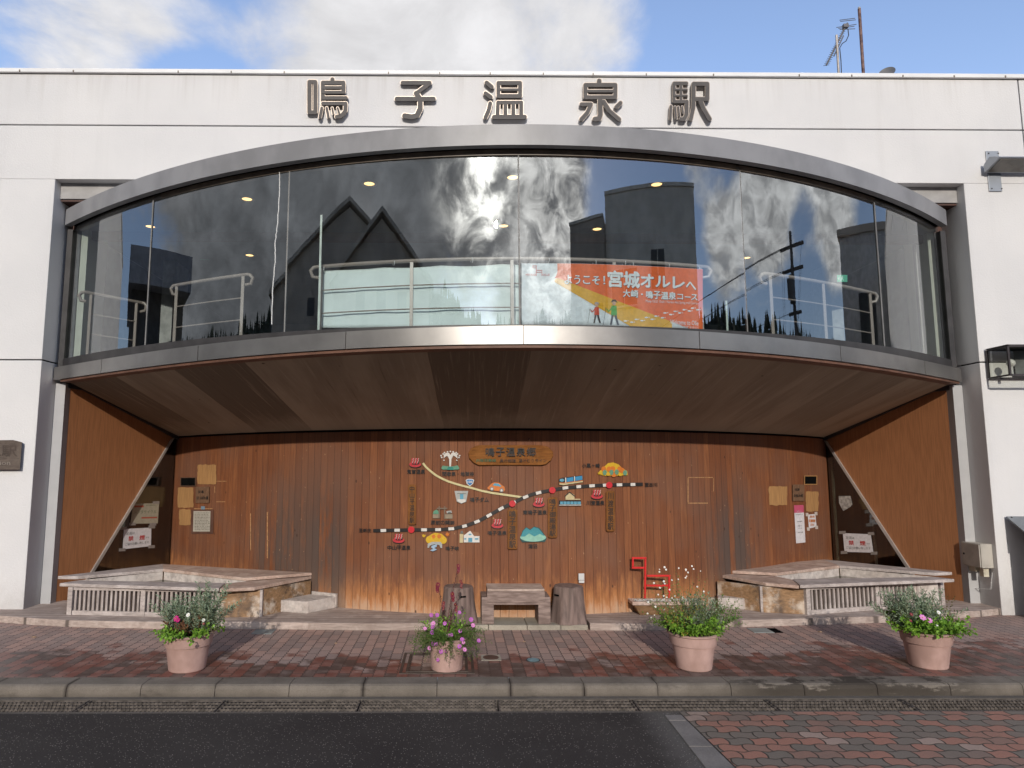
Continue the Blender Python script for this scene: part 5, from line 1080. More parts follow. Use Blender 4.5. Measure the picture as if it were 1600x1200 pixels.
c = [(1240.5, 789.5), (1255.5, 789), (1258.5, 847.5), (1244, 849)]; lerpd = lambda u, v: tuple(np.array(c[0])*(1-u)*(1-v)+np.array(c[1])*u*(1-v)+np.array(c[2])*u*v+np.array(c[3])*(1-u)*v); S5 = lambda u, v, o: WOOD(*lerpd(u, v), o)
b = MB(); b.prism(c, WOOD, .001, .003); b.build('sheet', PAPER, t); b = MB(); b.prism([(0, 0), (1, 0), (1, .2), (0, .2)], S5, .0032, .0042); b.build('pink_head', flat('pink_print', (.50, .085, .16)), t)
b = MB()
for s_, q in (('みやぎオルレ', (.1, .235, .85, .265)), ('鳴子温泉', (.25, .42, .75, .445)), ('大崎コース', (.3, .53, .72, .565)), ('２０１９年', (.3, .60, .72, .63)), ('秋の公開', (.28, .71, .80, .735))): letter(b, s_, q, S5, .0031, .0045, 0, .02)
b.build('lettering', GRYI, t); b = MB(); letter(b, '宮城オルレ', (.25, .145, .8, .175), S5, .0043, .0052); b.build('white_lettering', PAPER, t)
t = thing('taped_note', 'small crooked white note with orange writing taped right of the pink topped paper strip', 'paper notice', WOOD(1268, 826, 0))
b = MB(); b.prism([(1262, 804), (1274, 803), (1276, 823), (1264, 826)], WOOD, .001, .003); b.build('sheet', PAPER, t)
b = MB(); letter(b, '温泉', (1265, 805.5, 1273, 809), WOOD, .0031, .0045, 0, .02); letter(b, '足湯利用', (1263.8, 811.5, 1273.8, 816), WOOD, .0031, .0045, 0, .03); letter(b, 'ください', (1266, 818, 1272, 821.5), WOOD, .0031, .0045, 0, .03); b.build('orange_lettering', flat('orange_ink', (.52, .17, .04)), t)
for x, y in ((1261, 804), (1275, 802.5), (1263, 826.5), (1276, 824)):
    b = MB(); b.prism([(x-2.2, y-2.6), (x+2.0, y-2.6), (x+2.4, y+2.6), (x-2, y+2.6)], WOOD, .001, .0042); b.build('tape', flat('pale_tape', (.52, .46, .42), .4), t)
t = thing('outlet_box', 'small white outdoor power outlet low on the timber wall right of the bench', 'power outlet', WOOD(908, 911, .02))
b = MB(); b.prism(rectp(904, 896, 913, 906.5), WOOD, .001, .045); b.build('cover', STRIPW, t, bevel=.003); b = MB(); b.prism(rectp(904.5, 906.8, 913, 911), WOOD, .001, .03); b.build('socket', STRIPW, t, bevel=.003)

# ------------------------------------------------------------------ foot baths
def bathbox(P0, P1, z0, z1, th, inward):
    """vertical board from plan point P0 to P1, thickness th towards inward."""
    P0, P1, I = (np.array(q[:2], float) for q in (P0, P1, inward)); 
    poly = [P0, P1, P1+I*th, P0+I*th]
    return [(x, y, z0) for x, y in poly], [(x, y, z1) for x, y in poly]
def unit(a, b):
    d = np.array(b, float)-np.array(a, float); return d/np.hypot(*d)
def inwardn(a, b, c):
    d = unit(a, b); n = np.array((-d[1], d[0])); return n if n @ (np.array(c)-np.array(a)) > 0 else -n
def bath(side_, label, A, B_, C_, D_, E_, F_, top, raw):
    """A,B lattice front ends; B->C boarded front; C->D boarded end; E back corner; F outer end. plan points, left bath orientation or mirrored."""
    A, B_, C_, D_, E_, F_ = (np.array(q, float) for q in (A, B_, C_, D_, E_, F_)); ctr = (A+B_+D_+E_)/4
    t = thing('foot_bath', label, 'foot bath', (*ctr, DK)); H = .355; n = inwardn(A, B_, ctr); d = unit(A, B_); L = np.hypot(*(B_-A))
    def lat(P, Q, n_, bays, slats):
        d_ = unit(P, Q); L_ = np.hypot(*(Q-P)); pw = .052
        for k in range(bays+1):
            c = P+d_*(L_*k/bays); a, b2 = c-d_*pw/2, c+d_*pw/2; b = MB(); b.loft(*bathbox(a, b2, DK, H, .05, n_)); b.build('post', GREYW, t, bevel=.003)
        b = MB(); b.loft(*bathbox(P+d_*.03+n_*.008, Q-d_*.03+n_*.008, DK, DK+.045, .03, n_)); b.loft(*bathbox(P+d_*.03+n_*.008, Q-d_*.03+n_*.008, H-.03, H-.002, .03, n_)); b.build('rail', GREYW, t, bevel=.002)
        for k in range(bays):
            s0 = P+d_*(L_*k/bays+pw/2+.006); s1 = P+d_*(L_*(k+1)/bays-pw/2-.006)
            for i in range(slats):
                c = s0+(s1-s0)*((i+.5)/slats); w = .0115*random.uniform(.9, 1.1); b = MB(); b.loft(*bathbox(c-d_*w+n_*.013, c+d_*w+n_*.013, DK+.046, H-.031, .018, n_)); b.build('slat', LATT, t)
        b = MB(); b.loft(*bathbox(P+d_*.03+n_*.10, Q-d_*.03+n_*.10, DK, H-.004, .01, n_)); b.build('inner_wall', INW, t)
    lat(A, B_, n, 2, 15)
    n2 = inwardn(B_, C_, ctr)
    b = MB(); b.loft(*bathbox(B_+unit(B_, C_)*.03+n2*.02, C_, DK, H-.012, .03, n2)); b.build('end_panel', raw[0], t, bevel=.003)
    n3 = inwardn(C_, D_, ctr)
    b = MB(); b.loft(*bathbox(C_+n3*.004+unit(C_, D_)*.03, D_, DK, H-.012, .03, n3)); b.build('end_panel', raw[1], t, bevel=.003)
    b = MB(); c = C_; b.box(c[0]-.026, c[0]+.026, c[1]+.002, c[1]+.052, DK, H-.010); b.build('post', GREYW, t, bevel=.003)
    # seat boards round the pool
    A2, B2, C2, D2, E2, F2, iA, iB, iE, iX = (np.array(q, float) for q in top)
    def board(P, z, name='seat_board', m=GREYW, th=.034):
        a = sum(P[i][0]*P[(i+1) % len(P)][1]-P[(i+1) % len(P)][0]*P[i][1] for i in range(len(P)))
        P = P if a > 0 else P[::-1]; b = MB(); b.loft([(x, y, z-th) for x, y in P], [(x, y, z) for x, y in P]); return b.build(name, m, t, bevel=.005)
    board([A2, B2, iB, iA], .392); board([F2, iA+(F2-A2)*.25, iE, E2], .424); board([E2, iE, iX, D2], .424, m=BROWNSEAT); board([B2+(C2-B2)*.03, C2, D2, iX, iB], .386, m=BROWNSEAT)
    # pool
    b = MB(); q = [iA, iB, iX, iE]; c = sum(q)/4
    for i in range(4):
        P, Q = q[i], q[(i+1) % 4]; nn = inwardn(P, Q, c); b.loft(*bathbox(P-nn*.012, Q-nn*.012, .10, .351 if i < 2 else .388, .011, -nn))
    b.build('basin_wall', LIME, t)
    b = MB(); b.loft([(x, y, .09) for x, y in q], [(x, y, .30) for x, y in q]); b.build('water', mat('bath_water', (.030, .034, .018), .06, var=.1), t)
    return t
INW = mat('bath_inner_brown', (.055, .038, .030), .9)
BROWNSEAT = stained_wood('worn_seat_boards', (0.527, 0.379, 0.311), (0.650, 0.529, 0.451), (0.232, 0.154, 0.120), (1.2, 7, 7), .5, .45)
RAW2 = stained_wood('blackened_panel', (.30, .18, .095), (.55, .48, .41), (.045, .036, .032), (1, 5, 5), .8, .95)
z4 = lambda x, y, z=.39: tuple(onZ(x, y, z)[:2])
bath(-1, 'weathered timber foot bath with a slatted front in the left corner of the recess', z4(107, 961, DK), z4(338, 966, DK), z4(405, 964, DK), z4(485, 946, DK), z4(254, 886), z4(92, 905),
     [z4(93, 911.5), z4(342, 919.5), z4(397, 917), z4(487, 899.5), z4(254, 885.5), z4(90, 905), z4(122, 907), z4(352, 911), z4(255, 893.5), z4(382, 908)], (RAW, RAW2))
bath(1, 'weathered timber foot bath with a slatted front in the right corner of the recess', z4(1475, 946, DK), z4(1265, 961, DK), z4(1193, 957, DK), z4(1122, 946, DK), z4(1286, 878), z4(1490, 899),
     [z4(1491, 905), z4(1250, 914.5), z4(1196, 910), z4(1109, 894.5), z4(1286, 878), z4(1488, 898.5), z4(1462, 901.5), z4(1238, 905), z4(1312, 888), z4(1214, 900)], (RAW, RAW2))
# blocks used as steps
P4 = [z4(434, 956, DK), z4(480, 959, DK), z4(524, 950, DK), z4(484, 946, DK)]
b = MB(); b.loft([(x, y, DK) for x, y in P4], [(x, y, DK+.125) for x, y in P4]); tag(b.build('step_block', LIME, bevel=.008), 'pale lime crusted block step between the left foot bath and the timber wall', 'step')
b = MB(); P5 = [z4(486, 945, DK), z4(525, 950, DK), z4(533, 946, DK), z4(496, 941.5, DK)]; b.loft([(x, y, DK) for x, y in P5], [(x, y, DK+.15) for x, y in P5]); tag(b.build('step_block', LIME, bevel=.006), 'narrow pale plinth behind the lime crusted block step, against the timber wall', 'step')
P6 = [z4(1122, 951, DK), z4(1162, 953, DK), z4(1185, 947, DK), z4(1120, 942, DK)]
b = MB(); b.loft([(x, y, DK) for x, y in P6], [(x, y, DK+.12) for x, y in P6]); tag(b.build('step_block', LIME, bevel=.008), 'pale block step in front of the right foot bath, partly behind the potted plant', 'step')
P7 = [z4(1088, 944, DK), z4(1122, 947, DK), z4(1120, 934, DK), z4(1095, 933, DK)]
b = MB(); b.loft([(x, y, DK) for x, y in P7], [(x, y, DK+.085) for x, y in P7]); tag(b.build('step_block', PALECONC, bevel=.008), 'low pale slab left of the block step at the right foot bath', 'step')

# ------------------------------------------------------------------ bench, stump stools, horse sculpture
b = MB()
for x0, x1 in ((-.46, -.33), (-.325, .06), (.065, .40), (.405, .675)): b.box(x0, x1, -.665, -.18, -.02, .048)
tag(b.build('stone_sill', PALECONC, bevel=.006), 'pale stone slabs laid under the bench and the stumps', 'stone slab')
BW = mat('bench_concrete', (0.223, 0.155, 0.132), .75, var=.28, scale=7, stretch=(1, 6, 6), bmp=.5, bscale=30, col2=(0.290, 0.216, 0.189))
BT = stained_wood('bench_top_wood', (0.496, 0.382, 0.321), (0.614, 0.508, 0.447), (0.230, 0.153, 0.124), (1, 8, 8), .5, .4)
t = thing('bench', 'short heavy brown bench with a planked top standing between the two stumps', 'bench', (-.03, -.48, .048))
xa_, xb_ = onY(761, 940, -.65)[0], onY(852, 940, -.65)[0]
b = MB(); b.box(xa_, xb_, -.64, -.52, .262, .372); b.box(xa_+.06, xb_-.06, -.64, -.525, .240, .262); b.build('apron', BW, t, bevel=.006)
for k in range(3):
    b = MB(); b.box(xa_+.004, xb_-.004, -.632+k*.122, -.632+k*.122+.115, .372, .396); b.build('top_plank', BT, t, bevel=.004)
for s in (-1, 1):
    x0 = (xa_-.055) if s < 0 else (xb_+.055); b = MB(); b.box(x0, x0-s*.125, -.635, -.30, .048, .315); b.build('leg', BW, t, bevel=.006)
b = MB(); b.box(xa_+.02, xb_-.02, -.515, -.28, .30, .371); b.build('under_frame', BW, t)
def stump(cx, cy, label, seed, slot):
    rr = random.Random(seed); ph = [rr.uniform(0, 6.28) for _ in range(5)]
    def rad(r, z, a):
        f = max(0, 1-(z/.36)); k = .035*math.sin(5*a+ph[0])+.022*math.sin(9*a+ph[1])+.014*math.sin(15*a+ph[2])
        flare = .28*f*f*(.5+.5*math.sin(5*a+ph[3])); return r*(1+k*(.5+f)+flare)
    prof = [(.001, .0)]+[(.172-.022*(z/.36), z) for z in np.linspace(0, .345, 14)]+[(.140, .358), (.001, .360)]
    t = thing('stump_stool', label, 'stump stool', (cx, cy, .048), 'tree stump stools beside the bench'); b = MB(); b.lathe(prof, (cx, cy, .048), 64, fn=rad); b.build('stump', STUMP, t, smooth=True)
    b = MB(); a = slot; M = Matrix.Rotation(a+math.pi/2, 3, 'Z'); r = .152; b.obox((cx+r*math.cos(a), cy+r*math.sin(a), .048+.275), (.055, .03, .014), M); b.build('grip_slot', BLACK, t)
p1, p2 = onZ(715, 958, .22), onZ(890, 957, .22)
stump(onY(716, 940, -.50)[0], -.50, 'brown bark textured stump stool on the left of the bench, partly behind a potted plant', 3, -1.25); stump(onY(888, 940, -.48)[0], -.48, 'brown bark textured stump stool on the right of the bench below the power outlet', 9, -2.55)
# planter with the red bar sculpture
x0, x1 = onY(986, 945, -.30)[0], onY(1100, 945, -.30)[0]; zt = .215
t = thing('planter_trough', 'shallow wooden trough filled with white pebbles against the timber wall', 'planter', ((x0+x1)/2, -.25, DK))
b = MB(); b.loft([(x0+.09, -.31, DK), (x1-.02, -.31, DK), (x1-.02, -.17, DK), (x0+.09, -.17, DK)], [(x0+.02, -.345, zt-.035), (x1, -.345, zt-.035), (x1, -.165, zt-.035), (x0+.02, -.165, zt-.035)]); b.build('trough', stained_wood('trough_wood', (.23, .125, .06), (.30, .19, .11), (.10, .055, .03), (1, 6, 6)), t, bevel=.004)
b = MB()
for q in ((x0, x1, -.365, -.325), (x0, x1, -.185, -.155)): b.box(q[0], q[1], q[2], q[3], zt-.034, zt)
b.box(x0, x0+.04, -.324, -.186, zt-.034, zt-.001); b.box(x1-.04, x1, -.324, -.186, zt-.034, zt-.001); b.build('rim', BROWNSEAT, t, bevel=.003)
rr = random.Random(5); b = MB()
for k in range(170): b.ball((rr.uniform(x0+.05, x1-.05), rr.uniform(-.318, -.19), zt-.012+rr.uniform(-.006, .012)), (rr.uniform(.008, .016), rr.uniform(.008, .014), rr.uniform(.006, .011)), 6)
pb_ = b.build('pebbles', mat('white_pebbles', (.52, .50, .47), .6, var=.3, scale=30), t, smooth=True); pb_['kind'] = 'stuff'
YH = -.25; H3 = lambda x, y: onY(x, y, YH)
HR = mat('red_enamel', (.56, .018, .018), .32, var=.08, scale=10); b = MB(); w = .020
def hbar(p, q):
    a, c = H3(*p), H3(*q); b.bar((a[0], YH, a[2]), (c[0], YH, c[2]), w, w)
hl, hr_, ht, hb = 988.7, 1008.3, 871.8, 887; lg = 1045.6
for i, (p, q) in enumerate((((hl-1.8, ht), (hr_+1.8, ht)), ((hl, ht+1.8), (hl, hb-1.8)), ((hl-1.8, hb), (hr_-1.9, hb)), ((hr_, ht+1.8), (1007.6, 935)), ((hr_+2, 899.5), (lg+1.8, 899.5)), ((hr_+1.6, 914.8), (lg-1.9, 914.8)), ((lg, 901.3), (lg-.4, 934)))): hbar(p, q)
tag(b.build('bar_sculpture', HR, bevel=.003), 'red square bar sculpture shaped like a simple horse, standing in the pebble trough', 'sculpture')

# ------------------------------------------------------------------ pavement fittings
def disc(c, rx, z0, z1, n=32): return [(c[0]+rx*math.cos(a), c[1]+rx*math.sin(a), z0) for a in np.linspace(0, 2*math.pi, n+1)[:-1]], [(c[0]+rx*math.cos(a), c[1]+rx*math.sin(a), z1) for a in np.linspace(0, 2*math.pi, n+1)[:-1]]
c = onZ(833, 1031.7, 0); t = thing('valve_cover', 'small round pale blue valve cover in the pavement', 'valve cover', c); b = MB(); b.loft(*disc(c, .062, -.02, .004)); b.build('ring', mat('cover_ring_iron', (.045, .045, .047), .6), t); b = MB(); b.loft(*disc(c, .050, -.02, .007)); b.build('lid', mat('blue_lid', (.15, .25, .28), .5, var=.2, scale=25), t)
c = onZ(767, 1028, 0); t = thing('valve_cover', 'small brown valve lid in a pale square frame in the pavement', 'valve cover', c); b = MB(); b.box(c[0]-.085, c[0]+.085, c[1]-.085, c[1]+.085, -.02, .004); b.build('frame', PALECONC, t); b = MB(); b.loft(*disc(c, .068, -.02, .007)); b.build('lid', mat('brown_lid', (.085, .045, .033), .6), t)
c = onZ(684, 1036, 0); t = thing('inspection_cover', 'square paved inspection cover in a metal frame under the purple flowered pot', 'inspection cover', c); fr_ = mat('cover_frame_iron', (.075, .058, .048), .6, metal=.3); b = MB(); h = .30; w = .022
for k, (a, e) in enumerate(((h, 0), (h-.05, .001))):
    b.box(c[0]-a, c[0]+a, c[1]-a, c[1]-a+w, -.02, .006+e); b.box(c[0]-a, c[0]+a, c[1]+a-w, c[1]+a, -.02, .006+e); b.box(c[0]-a, c[0]-a+w, c[1]-a+w, c[1]+a-w, -.02, .0055+e); b.box(c[0]+a-w, c[0]+a, c[1]-a+w, c[1]+a-w, -.02, .0055+e)
b.build('frame', fr_, t)
for px, py, L_ in ((412, 987.5, 'pale square lid in the pavement in front of the left deck'), (1188, 985.5, 'pale square lid with a dark slot in the pavement in front of the right deck')):
    c = onZ(px, py, 0); t = thing('meter_lid', L_, 'meter lid', c); b = MB(); b.box(c[0]-.10, c[0]+.10, c[1]-.09, c[1]+.09, -.02, .005); b.build('lid', mat('pale_lid', (.21, .235, .23), .5, var=.12), t)
    if px > 800:
        b = MB(); b.box(c[0]+.11, c[0]+.19, c[1]-.09, c[1]+.09, -.02, .004); b.build('slot', BLACK, t); 
rr = random.Random(21)
lf = mat('dead_leaf', (.30, .20, .13), .7, var=.3)
for px, py, L_ in ((1282, 988, 'pale dead leaf lying on the pavement right of the meter lid'), (53, 996, 'pale dead leaf lying on the pavement near the left edge'), (819, 1003.5, 'tiny pale leaf on the pavement in front of the bench'), (525, 1006, 'tiny dark leaf on the pavement between the two left pots')):
    c = onZ(px, py, 0); b = MB(); a = rr.uniform(0, 3); r = .028 if px > 1000 or px < 100 else .015
    b.loft([(c[0]+r*math.cos(a+k)*(.5 if k % 2 else 1), c[1]+r*math.sin(a+k)*.6, .003) for k in range(6)], [(c[0]+r*math.cos(a+k)*(.5 if k % 2 else 1), c[1]+r*math.sin(a+k)*.6, .006+.006*(k % 2)) for k in range(6)]); tag(b.build('dead_leaf', lf), L_, 'leaf')

# ------------------------------------------------------------------ potted plants
POT = mat('pink_terracotta_plastic', (.42, .265, .225), .65, var=.16, scale=5, stretch=(1, 1, .6), bmp=.12, bscale=120, col2=(.50, .33, .29))
SOIL = mat('soil', (.035, .024, .018), .9, var=.4, scale=40)
SILVER_L = leafm('silver_green_leaf', (0.165, 0.229, 0.145), (0.339, 0.416, 0.290)); GREEN_L = leafm('bright_green_leaf', (0.088, 0.204, 0.024), (0.261, 0.455, 0.057)); DARK_L = leafm('mid_green_leaf', (0.068, 0.145, 0.031), (0.165, 0.281, 0.068)); YEL_L = leafm('yellowing_leaf', (0.388, 0.330, 0.057), (0.620, 0.465, 0.098)); BRZ_L = leafm('bronze_leaf', (0.136, 0.057, 0.039), (0.253, 0.126, 0.057)); STEM = leafm('plant_stem', (0.136, 0.106, 0.057), (0.232, 0.214, 0.098), 0); RSTEM = leafm('dark_red_stem', (0.106, 0.035, 0.043), (0.174, 0.057, 0.057), 0)
PURP = flat('purple_petal', (.42, .10, .42)); PINK = flat('pink_petal', (.62, .22, .50)); MAG = flat('magenta_petal', (.46, .012, .17)); WHI = flat('white_petal', (.72, .72, .68)); DRED = flat('dark_red_petal', (.16, .012, .028)); MAU = flat('mauve_petal', (.50, .24, .46))
def rv(rr, s): return Vector((rr.gauss(0, s), rr.gauss(0, s), rr.gauss(0, s)))
def leaf(mb, p, d, L, w, rr, mi, fold=.25):
    d = d.normalized(); s = d.cross(Vector((0, 0, 1)))
    if s.length < .05: s = Vector((1, 0, 0))
    s = (s+rv(rr, .35)).normalized(); n = s.cross(d).normalized()
    m1, m2 = p+d*L*.35, p+d*L*.72; tip = p+d*L-n*L*.12
    v = [p, m1+s*w*.5+n*w*fold, m2+s*w*.4+n*w*fold, tip, m2-s*w*.4+n*w*fold, m1-s*w*.5+n*w*fold, m1, m2]
    mb.add([tuple(q) for q in v], [(0, 1, 6), (1, 2, 7, 6), (2, 3, 7), (0, 6, 5), (6, 7, 4, 5), (7, 3, 4)], mi)
def sprig(mb, ms, base, d, L, nl, ll, lw, rr, mi, smi, spread=.9, curl=.15, r=.0022, droop=0.0):
    """a leafy shoot; returns its points."""
    p = Vector(base); d = Vector(d).normalized(); n = 9; pts = [p.copy()]; bend = rv(rr, curl)
    for i in range(n): d = (d+bend*(1/n)+rv(rr, .05)-Vector((0, 0, droop/n))).normalized(); p = p+d*(L/n); pts.append(p.copy())
    ms.tube(pts, [r*(1-.6*i/n) for i in range(n+1)], 4, smi)
    for k in range(nl):
        t = .12+.88*k/max(nl-1, 1); i = min(int(t*n), n-1); q = pts[i].lerp(pts[i+1], t*n-i); ax = (pts[i+1]-pts[i]).normalized()
        a = k*2.4+rr.uniform(-.4, .4); o = ax.orthogonal().normalized(); side_ = o*math.cos(a)+ax.cross(o)*math.sin(a)
        leaf(mb, q, ax*(1-spread*.6)+side_*spread+Vector((0, 0, .12)), ll*rr.uniform(.7, 1.15)*(1-.35*t), lw*rr.uniform(.8, 1.2), rr, mi)
    return pts
FLB = {}
def flower(t, p, nrm, R, m, centre, name='flower'):
    key = m.name
    if key not in FLB:
        b = MB(); 
        for k in range(7):
            a = k*2*math.pi/7; d, s = Vector((math.cos(a), math.sin(a), 0)), Vector((-math.sin(a), math.cos(a), 0)); up = Vector((0, 0, 1))
            b.add([tuple(q) for q in (d*.12, d*.6+s*.36+up*.10, d*1.0+s*.2+up*.16, d*1.0-s*.2+up*.16, d*.6-s*.36+up*.10)], [(0, 1, 2, 3, 4)], 0)
        b.ball((0, 0, .06), (.2, .2, .1), 8, 1); b.keep = True; o = b.build(name, [m, centre], t); FLB[key] = o; o.matrix_parent_inverse = Matrix.Identity(4)
    else: o = FLB[key].copy(); COL.objects.link(o)
    o.parent = t; o.matrix_parent_inverse = Matrix.Translation(-Vector(t.location)); o.name = name
    o.location = p; o.rotation_euler = Vector(nrm).to_track_quat('Z', 'Y').to_euler(); o.scale = (R, R, R)
YC = flat('flower_centre', (.50, .30, .03))
def pot(px, py, label, rtop, rbot, h, tilt=(0, 0)):
    c = onZ(px, py, 0); c = np.array((onY(px, py, c[1]+rbot)[0], c[1]+rbot, 0.0)); t = thing('potted_plant', label, 'potted plant', c, 'pink flower pots along the kerb')
    R = lambda z: rbot+(rtop*.94-rbot)*z/h
    prof = [(.001, 0), (rbot-.006, 0), (rbot, .006), (R(h*.66), h*.66), (R(h*.66)+.012, h*.675), (R(h*.93)+.013, h*.93), (rtop+.010, h*.955), (rtop+.012, h*.985), (rtop+.004, h), (rtop-.018, h), (rtop-.022, h*.9), (.001, h*.9)]
    b = MB(); b.lathe(prof, c, 56); b.build('pot', POT, t, smooth=True)
    b = MB(); b.lathe([(.001, h*.905), (rtop-.024, h*.905), (rtop-.03, h*.93), (.001, h*.95)], c, 24); b.build('soil', SOIL, t)
    return t, Vector(c)+Vector((0, 0, h*.93))
def ring(c, r, a): return c+Vector((r*math.cos(a), r*math.sin(a), 0))
# first pot: silvery shoots left and right, green ruff, bronze leaves, one magenta flower
rr = random.Random(11); t, c = pot(292, 1053, 'pink pot with two silvery green clumps and one magenta flower, leftmost of the four pots', .195, .142, .288)
b, s_ = MB(), MB()
for cx_, hh, nn in ((-.10, .33, 40), (.14, .42, 46), (.02, .24, 16)):
    for k in range(nn):
        a = rr.uniform(0, 6.28); q = ring(c+Vector((cx_, 0, 0)), rr.uniform(0, .06), a); sprig(b, s_, q, Vector((rr.gauss(cx_*.9, .30), rr.gauss(0, .30), 1)), hh*rr.uniform(.62, 1.05), 28, .058, .012, rr, 0, 0, .75, .25)
b.build('silver_foliage', SILVER_L, t, fix=False)
b = MB()
for k in range(70):
    a = rr.uniform(0, 6.28); q = ring(c, rr.uniform(.08, .17), a); sprig(b, s_, q, Vector((math.cos(a)*.9, math.sin(a)*.9, rr.uniform(.25, 1))), rr.uniform(.07, .15), 9, .045, .026, rr, 0, 0, .8, .2, .0016, .4)
b.build('green_foliage', GREEN_L, t, fix=False)
b = MB()
for k in range(14): a = rr.uniform(3.4, 6.0); q = ring(c, rr.uniform(.02, .13), a); sprig(b, s_, q, Vector((math.cos(a)*.5, math.sin(a)*.7, 1)), rr.uniform(.10, .19), 8, .06, .02, rr, 0, 0, .8, .2)
b.build('bronze_foliage', BRZ_L, t, fix=False); s_.build('stems', STEM, t, fix=False)
for px, py, R, m in ((275, 966.5, .024, MAG), (278, 969, .018, MAG), (294, 961, .017, WHI), (318, 969, .013, WHI), (318, 974.5, .010, DRED)): flower(t, onY(px, py, c[1]-.12), (rr.uniform(-.2, .2), -1, .5), R, m, YC)
# second pot: trailing green mound with purple daisies and tall dark red spikes
rr = random.Random(12); t, c = pot(698, 1052, 'smaller pink pot with trailing purple flowers and tall dark red spikes', .155, .125, .25)
b, s_ = MB(), MB()
for k in range(210):
    a = rr.uniform(0, 6.28); q = ring(c, rr.uniform(0, .11), a); sprig(b, s_, q, Vector((math.cos(a)*1.0, math.sin(a)*1.0, rr.uniform(.1, 1.25))), rr.uniform(.13, .29), 24, .033, .007, rr, 0, 0, .8, .35, .0014, 1.0)
b.build('green_foliage', leafm('fern_green_leaf', (.055, .115, .020), (.115, .20, .040)), t, fix=False); b = MB()
for k in range(22): a = rr.uniform(0, 6.28); q = ring(c, rr.uniform(0, .1), a); sprig(b, s_, q, Vector((math.cos(a)*.5, math.sin(a)*.5, 1)), rr.uniform(.12, .24), 10, .045, .018, rr, 0, 0, .7, .2)
b.build('broad_foliage', GREEN_L, t, fix=False); s_.build('stems', STEM, t, fix=False)
b, s2 = MB(), MB(); tips = []
for px, py in ((710, 884), (691, 912), (712, 930), (706, 905), (702, 940), (716, 946)):
    e = Vector(onY(px, py, c[1])); q = ring(c, .03, rr.uniform(0, 6)); L = (e-q).length; pts = sprig(b, s2, q, e-q, L, int(16+L*40), .032, .008, rr, 0, 0, .6, .05, .0028); tips.append((pts[-1], L))
b.build('spike_leaves', leafm('spike_leaf', (.05, .028, .022), (.085, .05, .03)), t, fix=False); s2.build('spike_stems', RSTEM, t, fix=False)
for (p, L), R in zip(tips, (.017, .020, .019, .012, .013, .016)):
    for k in range(5): flower(t, p+Vector((rr.uniform(-.008, .008), -.008, -k*.013)), (rr.uniform(-.6, .6), -1, .3), R*(1-.08*k), DRED, DRED, 'spike_flower')
for px, py in ((674, 961), (683, 961), (677, 974), (676, 980), (695, 974), (675, 988), (705, 992), (719, 986), (700, 993), (677, 1006), (682, 1006), (671, 1013), (689, 1018), (697, 1018), (718, 1010), (726, 1015), (722, 999), (724, 1004), (739, 977), (736, 968), (718, 957), (684, 1031), (664, 982), (748, 1001)):
    flower(t, onY(px, py, c[1]-.17-rr.uniform(0, .03)), (rr.uniform(-.5, .5), -1, rr.uniform(.1, .8)), rr.uniform(.013, .019), PURP if rr.random() < .6 else PINK, YC)
# third pot: wide airy plant with tiny white flowers
rr = random.Random(13); t, c = pot(1085, 1051, 'pink pot with a wide airy plant and tiny white flowers', .195, .140, .285)
b, s_ = MB(), MB()
for k in range(105): a = rr.uniform(0, 6.28); q = ring(c, rr.uniform(.02, .16), a); sprig(b, s_, q, Vector((math.cos(a)*.8, math.sin(a)*.8, rr.uniform(.5, 1.2))), rr.uniform(.09, .22), 11, .05, .026, rr, 0, 0, .8, .25, .0016, .3)
b.build('green_foliage', GREEN_L, t, fix=False); b = MB()
for k in range(52): q = ring(c+Vector((.06, 0, 0)), rr.uniform(0, .10), rr.uniform(0, 6.28)); sprig(b, s_, q, Vector((rr.gauss(.1, .3), rr.gauss(0, .3), 1)), rr.uniform(.2, .36), 26, .045, .010, rr, 0, 0, .75, .25)
b.build('silver_foliage', SILVER_L, t, fix=False); b = MB(); ends = []
for k in range(60): q = ring(c, rr.uniform(0, .14), rr.uniform(0, 6.28)); pts = sprig(b, s_, q, Vector((rr.gauss(-.25, .5), rr.gauss(0, .3), 1)), rr.uniform(.24, .50), 16, .030, .009, rr, 0, 0, .8, .3, .0013); ends += pts[-4:]
b.build('wispy_foliage', DARK_L, t, fix=False); b = MB()
for k in range(20): q = ring(c, rr.uniform(0, .12), rr.uniform(0, 6.28)); sprig(b, s_, q, Vector((rr.gauss(-.85, .25), rr.gauss(-.1, .3), rr.uniform(.5, 1.0))), rr.uniform(.2, .36), 13, .03, .011, rr, 0, 0, .8, .3, .0013, .3)
b.build('yellowing_foliage', YEL_L, t, fix=False); b = MB()
for k in range(34):
    e = Vector(onY(rr.uniform(1108, 1166), rr.uniform(935, 990), c[1]+rr.uniform(-.08, .1))); q = c+Vector((.12, 0, 0)); sprig(b, s_, q, e-q+Vector((0, 0, .05)), (e-q).length, 26, .034, .012, rr, 0, 0, .8, .12, .0018)
for k in range(24):
    e = Vector(onY(rr.uniform(1010, 1050), rr.uniform(930, 990), c[1]+rr.uniform(-.08, .1))); q = c+Vector((-.12, 0, 0)); sprig(b, s_, q, e-q+Vector((0, 0, .05)), (e-q).length, 20, .030, .010, rr, 0, 0, .8, .12, .0018)
b.build('side_shoots', DARK_L, t, fix=False)
fl_ = []
for k in range(46):
    px, py = rr.gauss(1050, 24), rr.uniform(884, 962); e = Vector(onY(px, py, c[1]+rr.uniform(-.06, .12)))
    if k % 2 == 0: q = c+Vector((rr.uniform(-.1, .05), 0, .05)); pts = sprig(b, s_, q, e-q, (e-q).length, 0, .01, .01, rr, 0, 0, .5, .10, .0010); fl_.append(pts[-1])
    else: fl_.append(e)
s_.build('stems', STEM, t, fix=False)
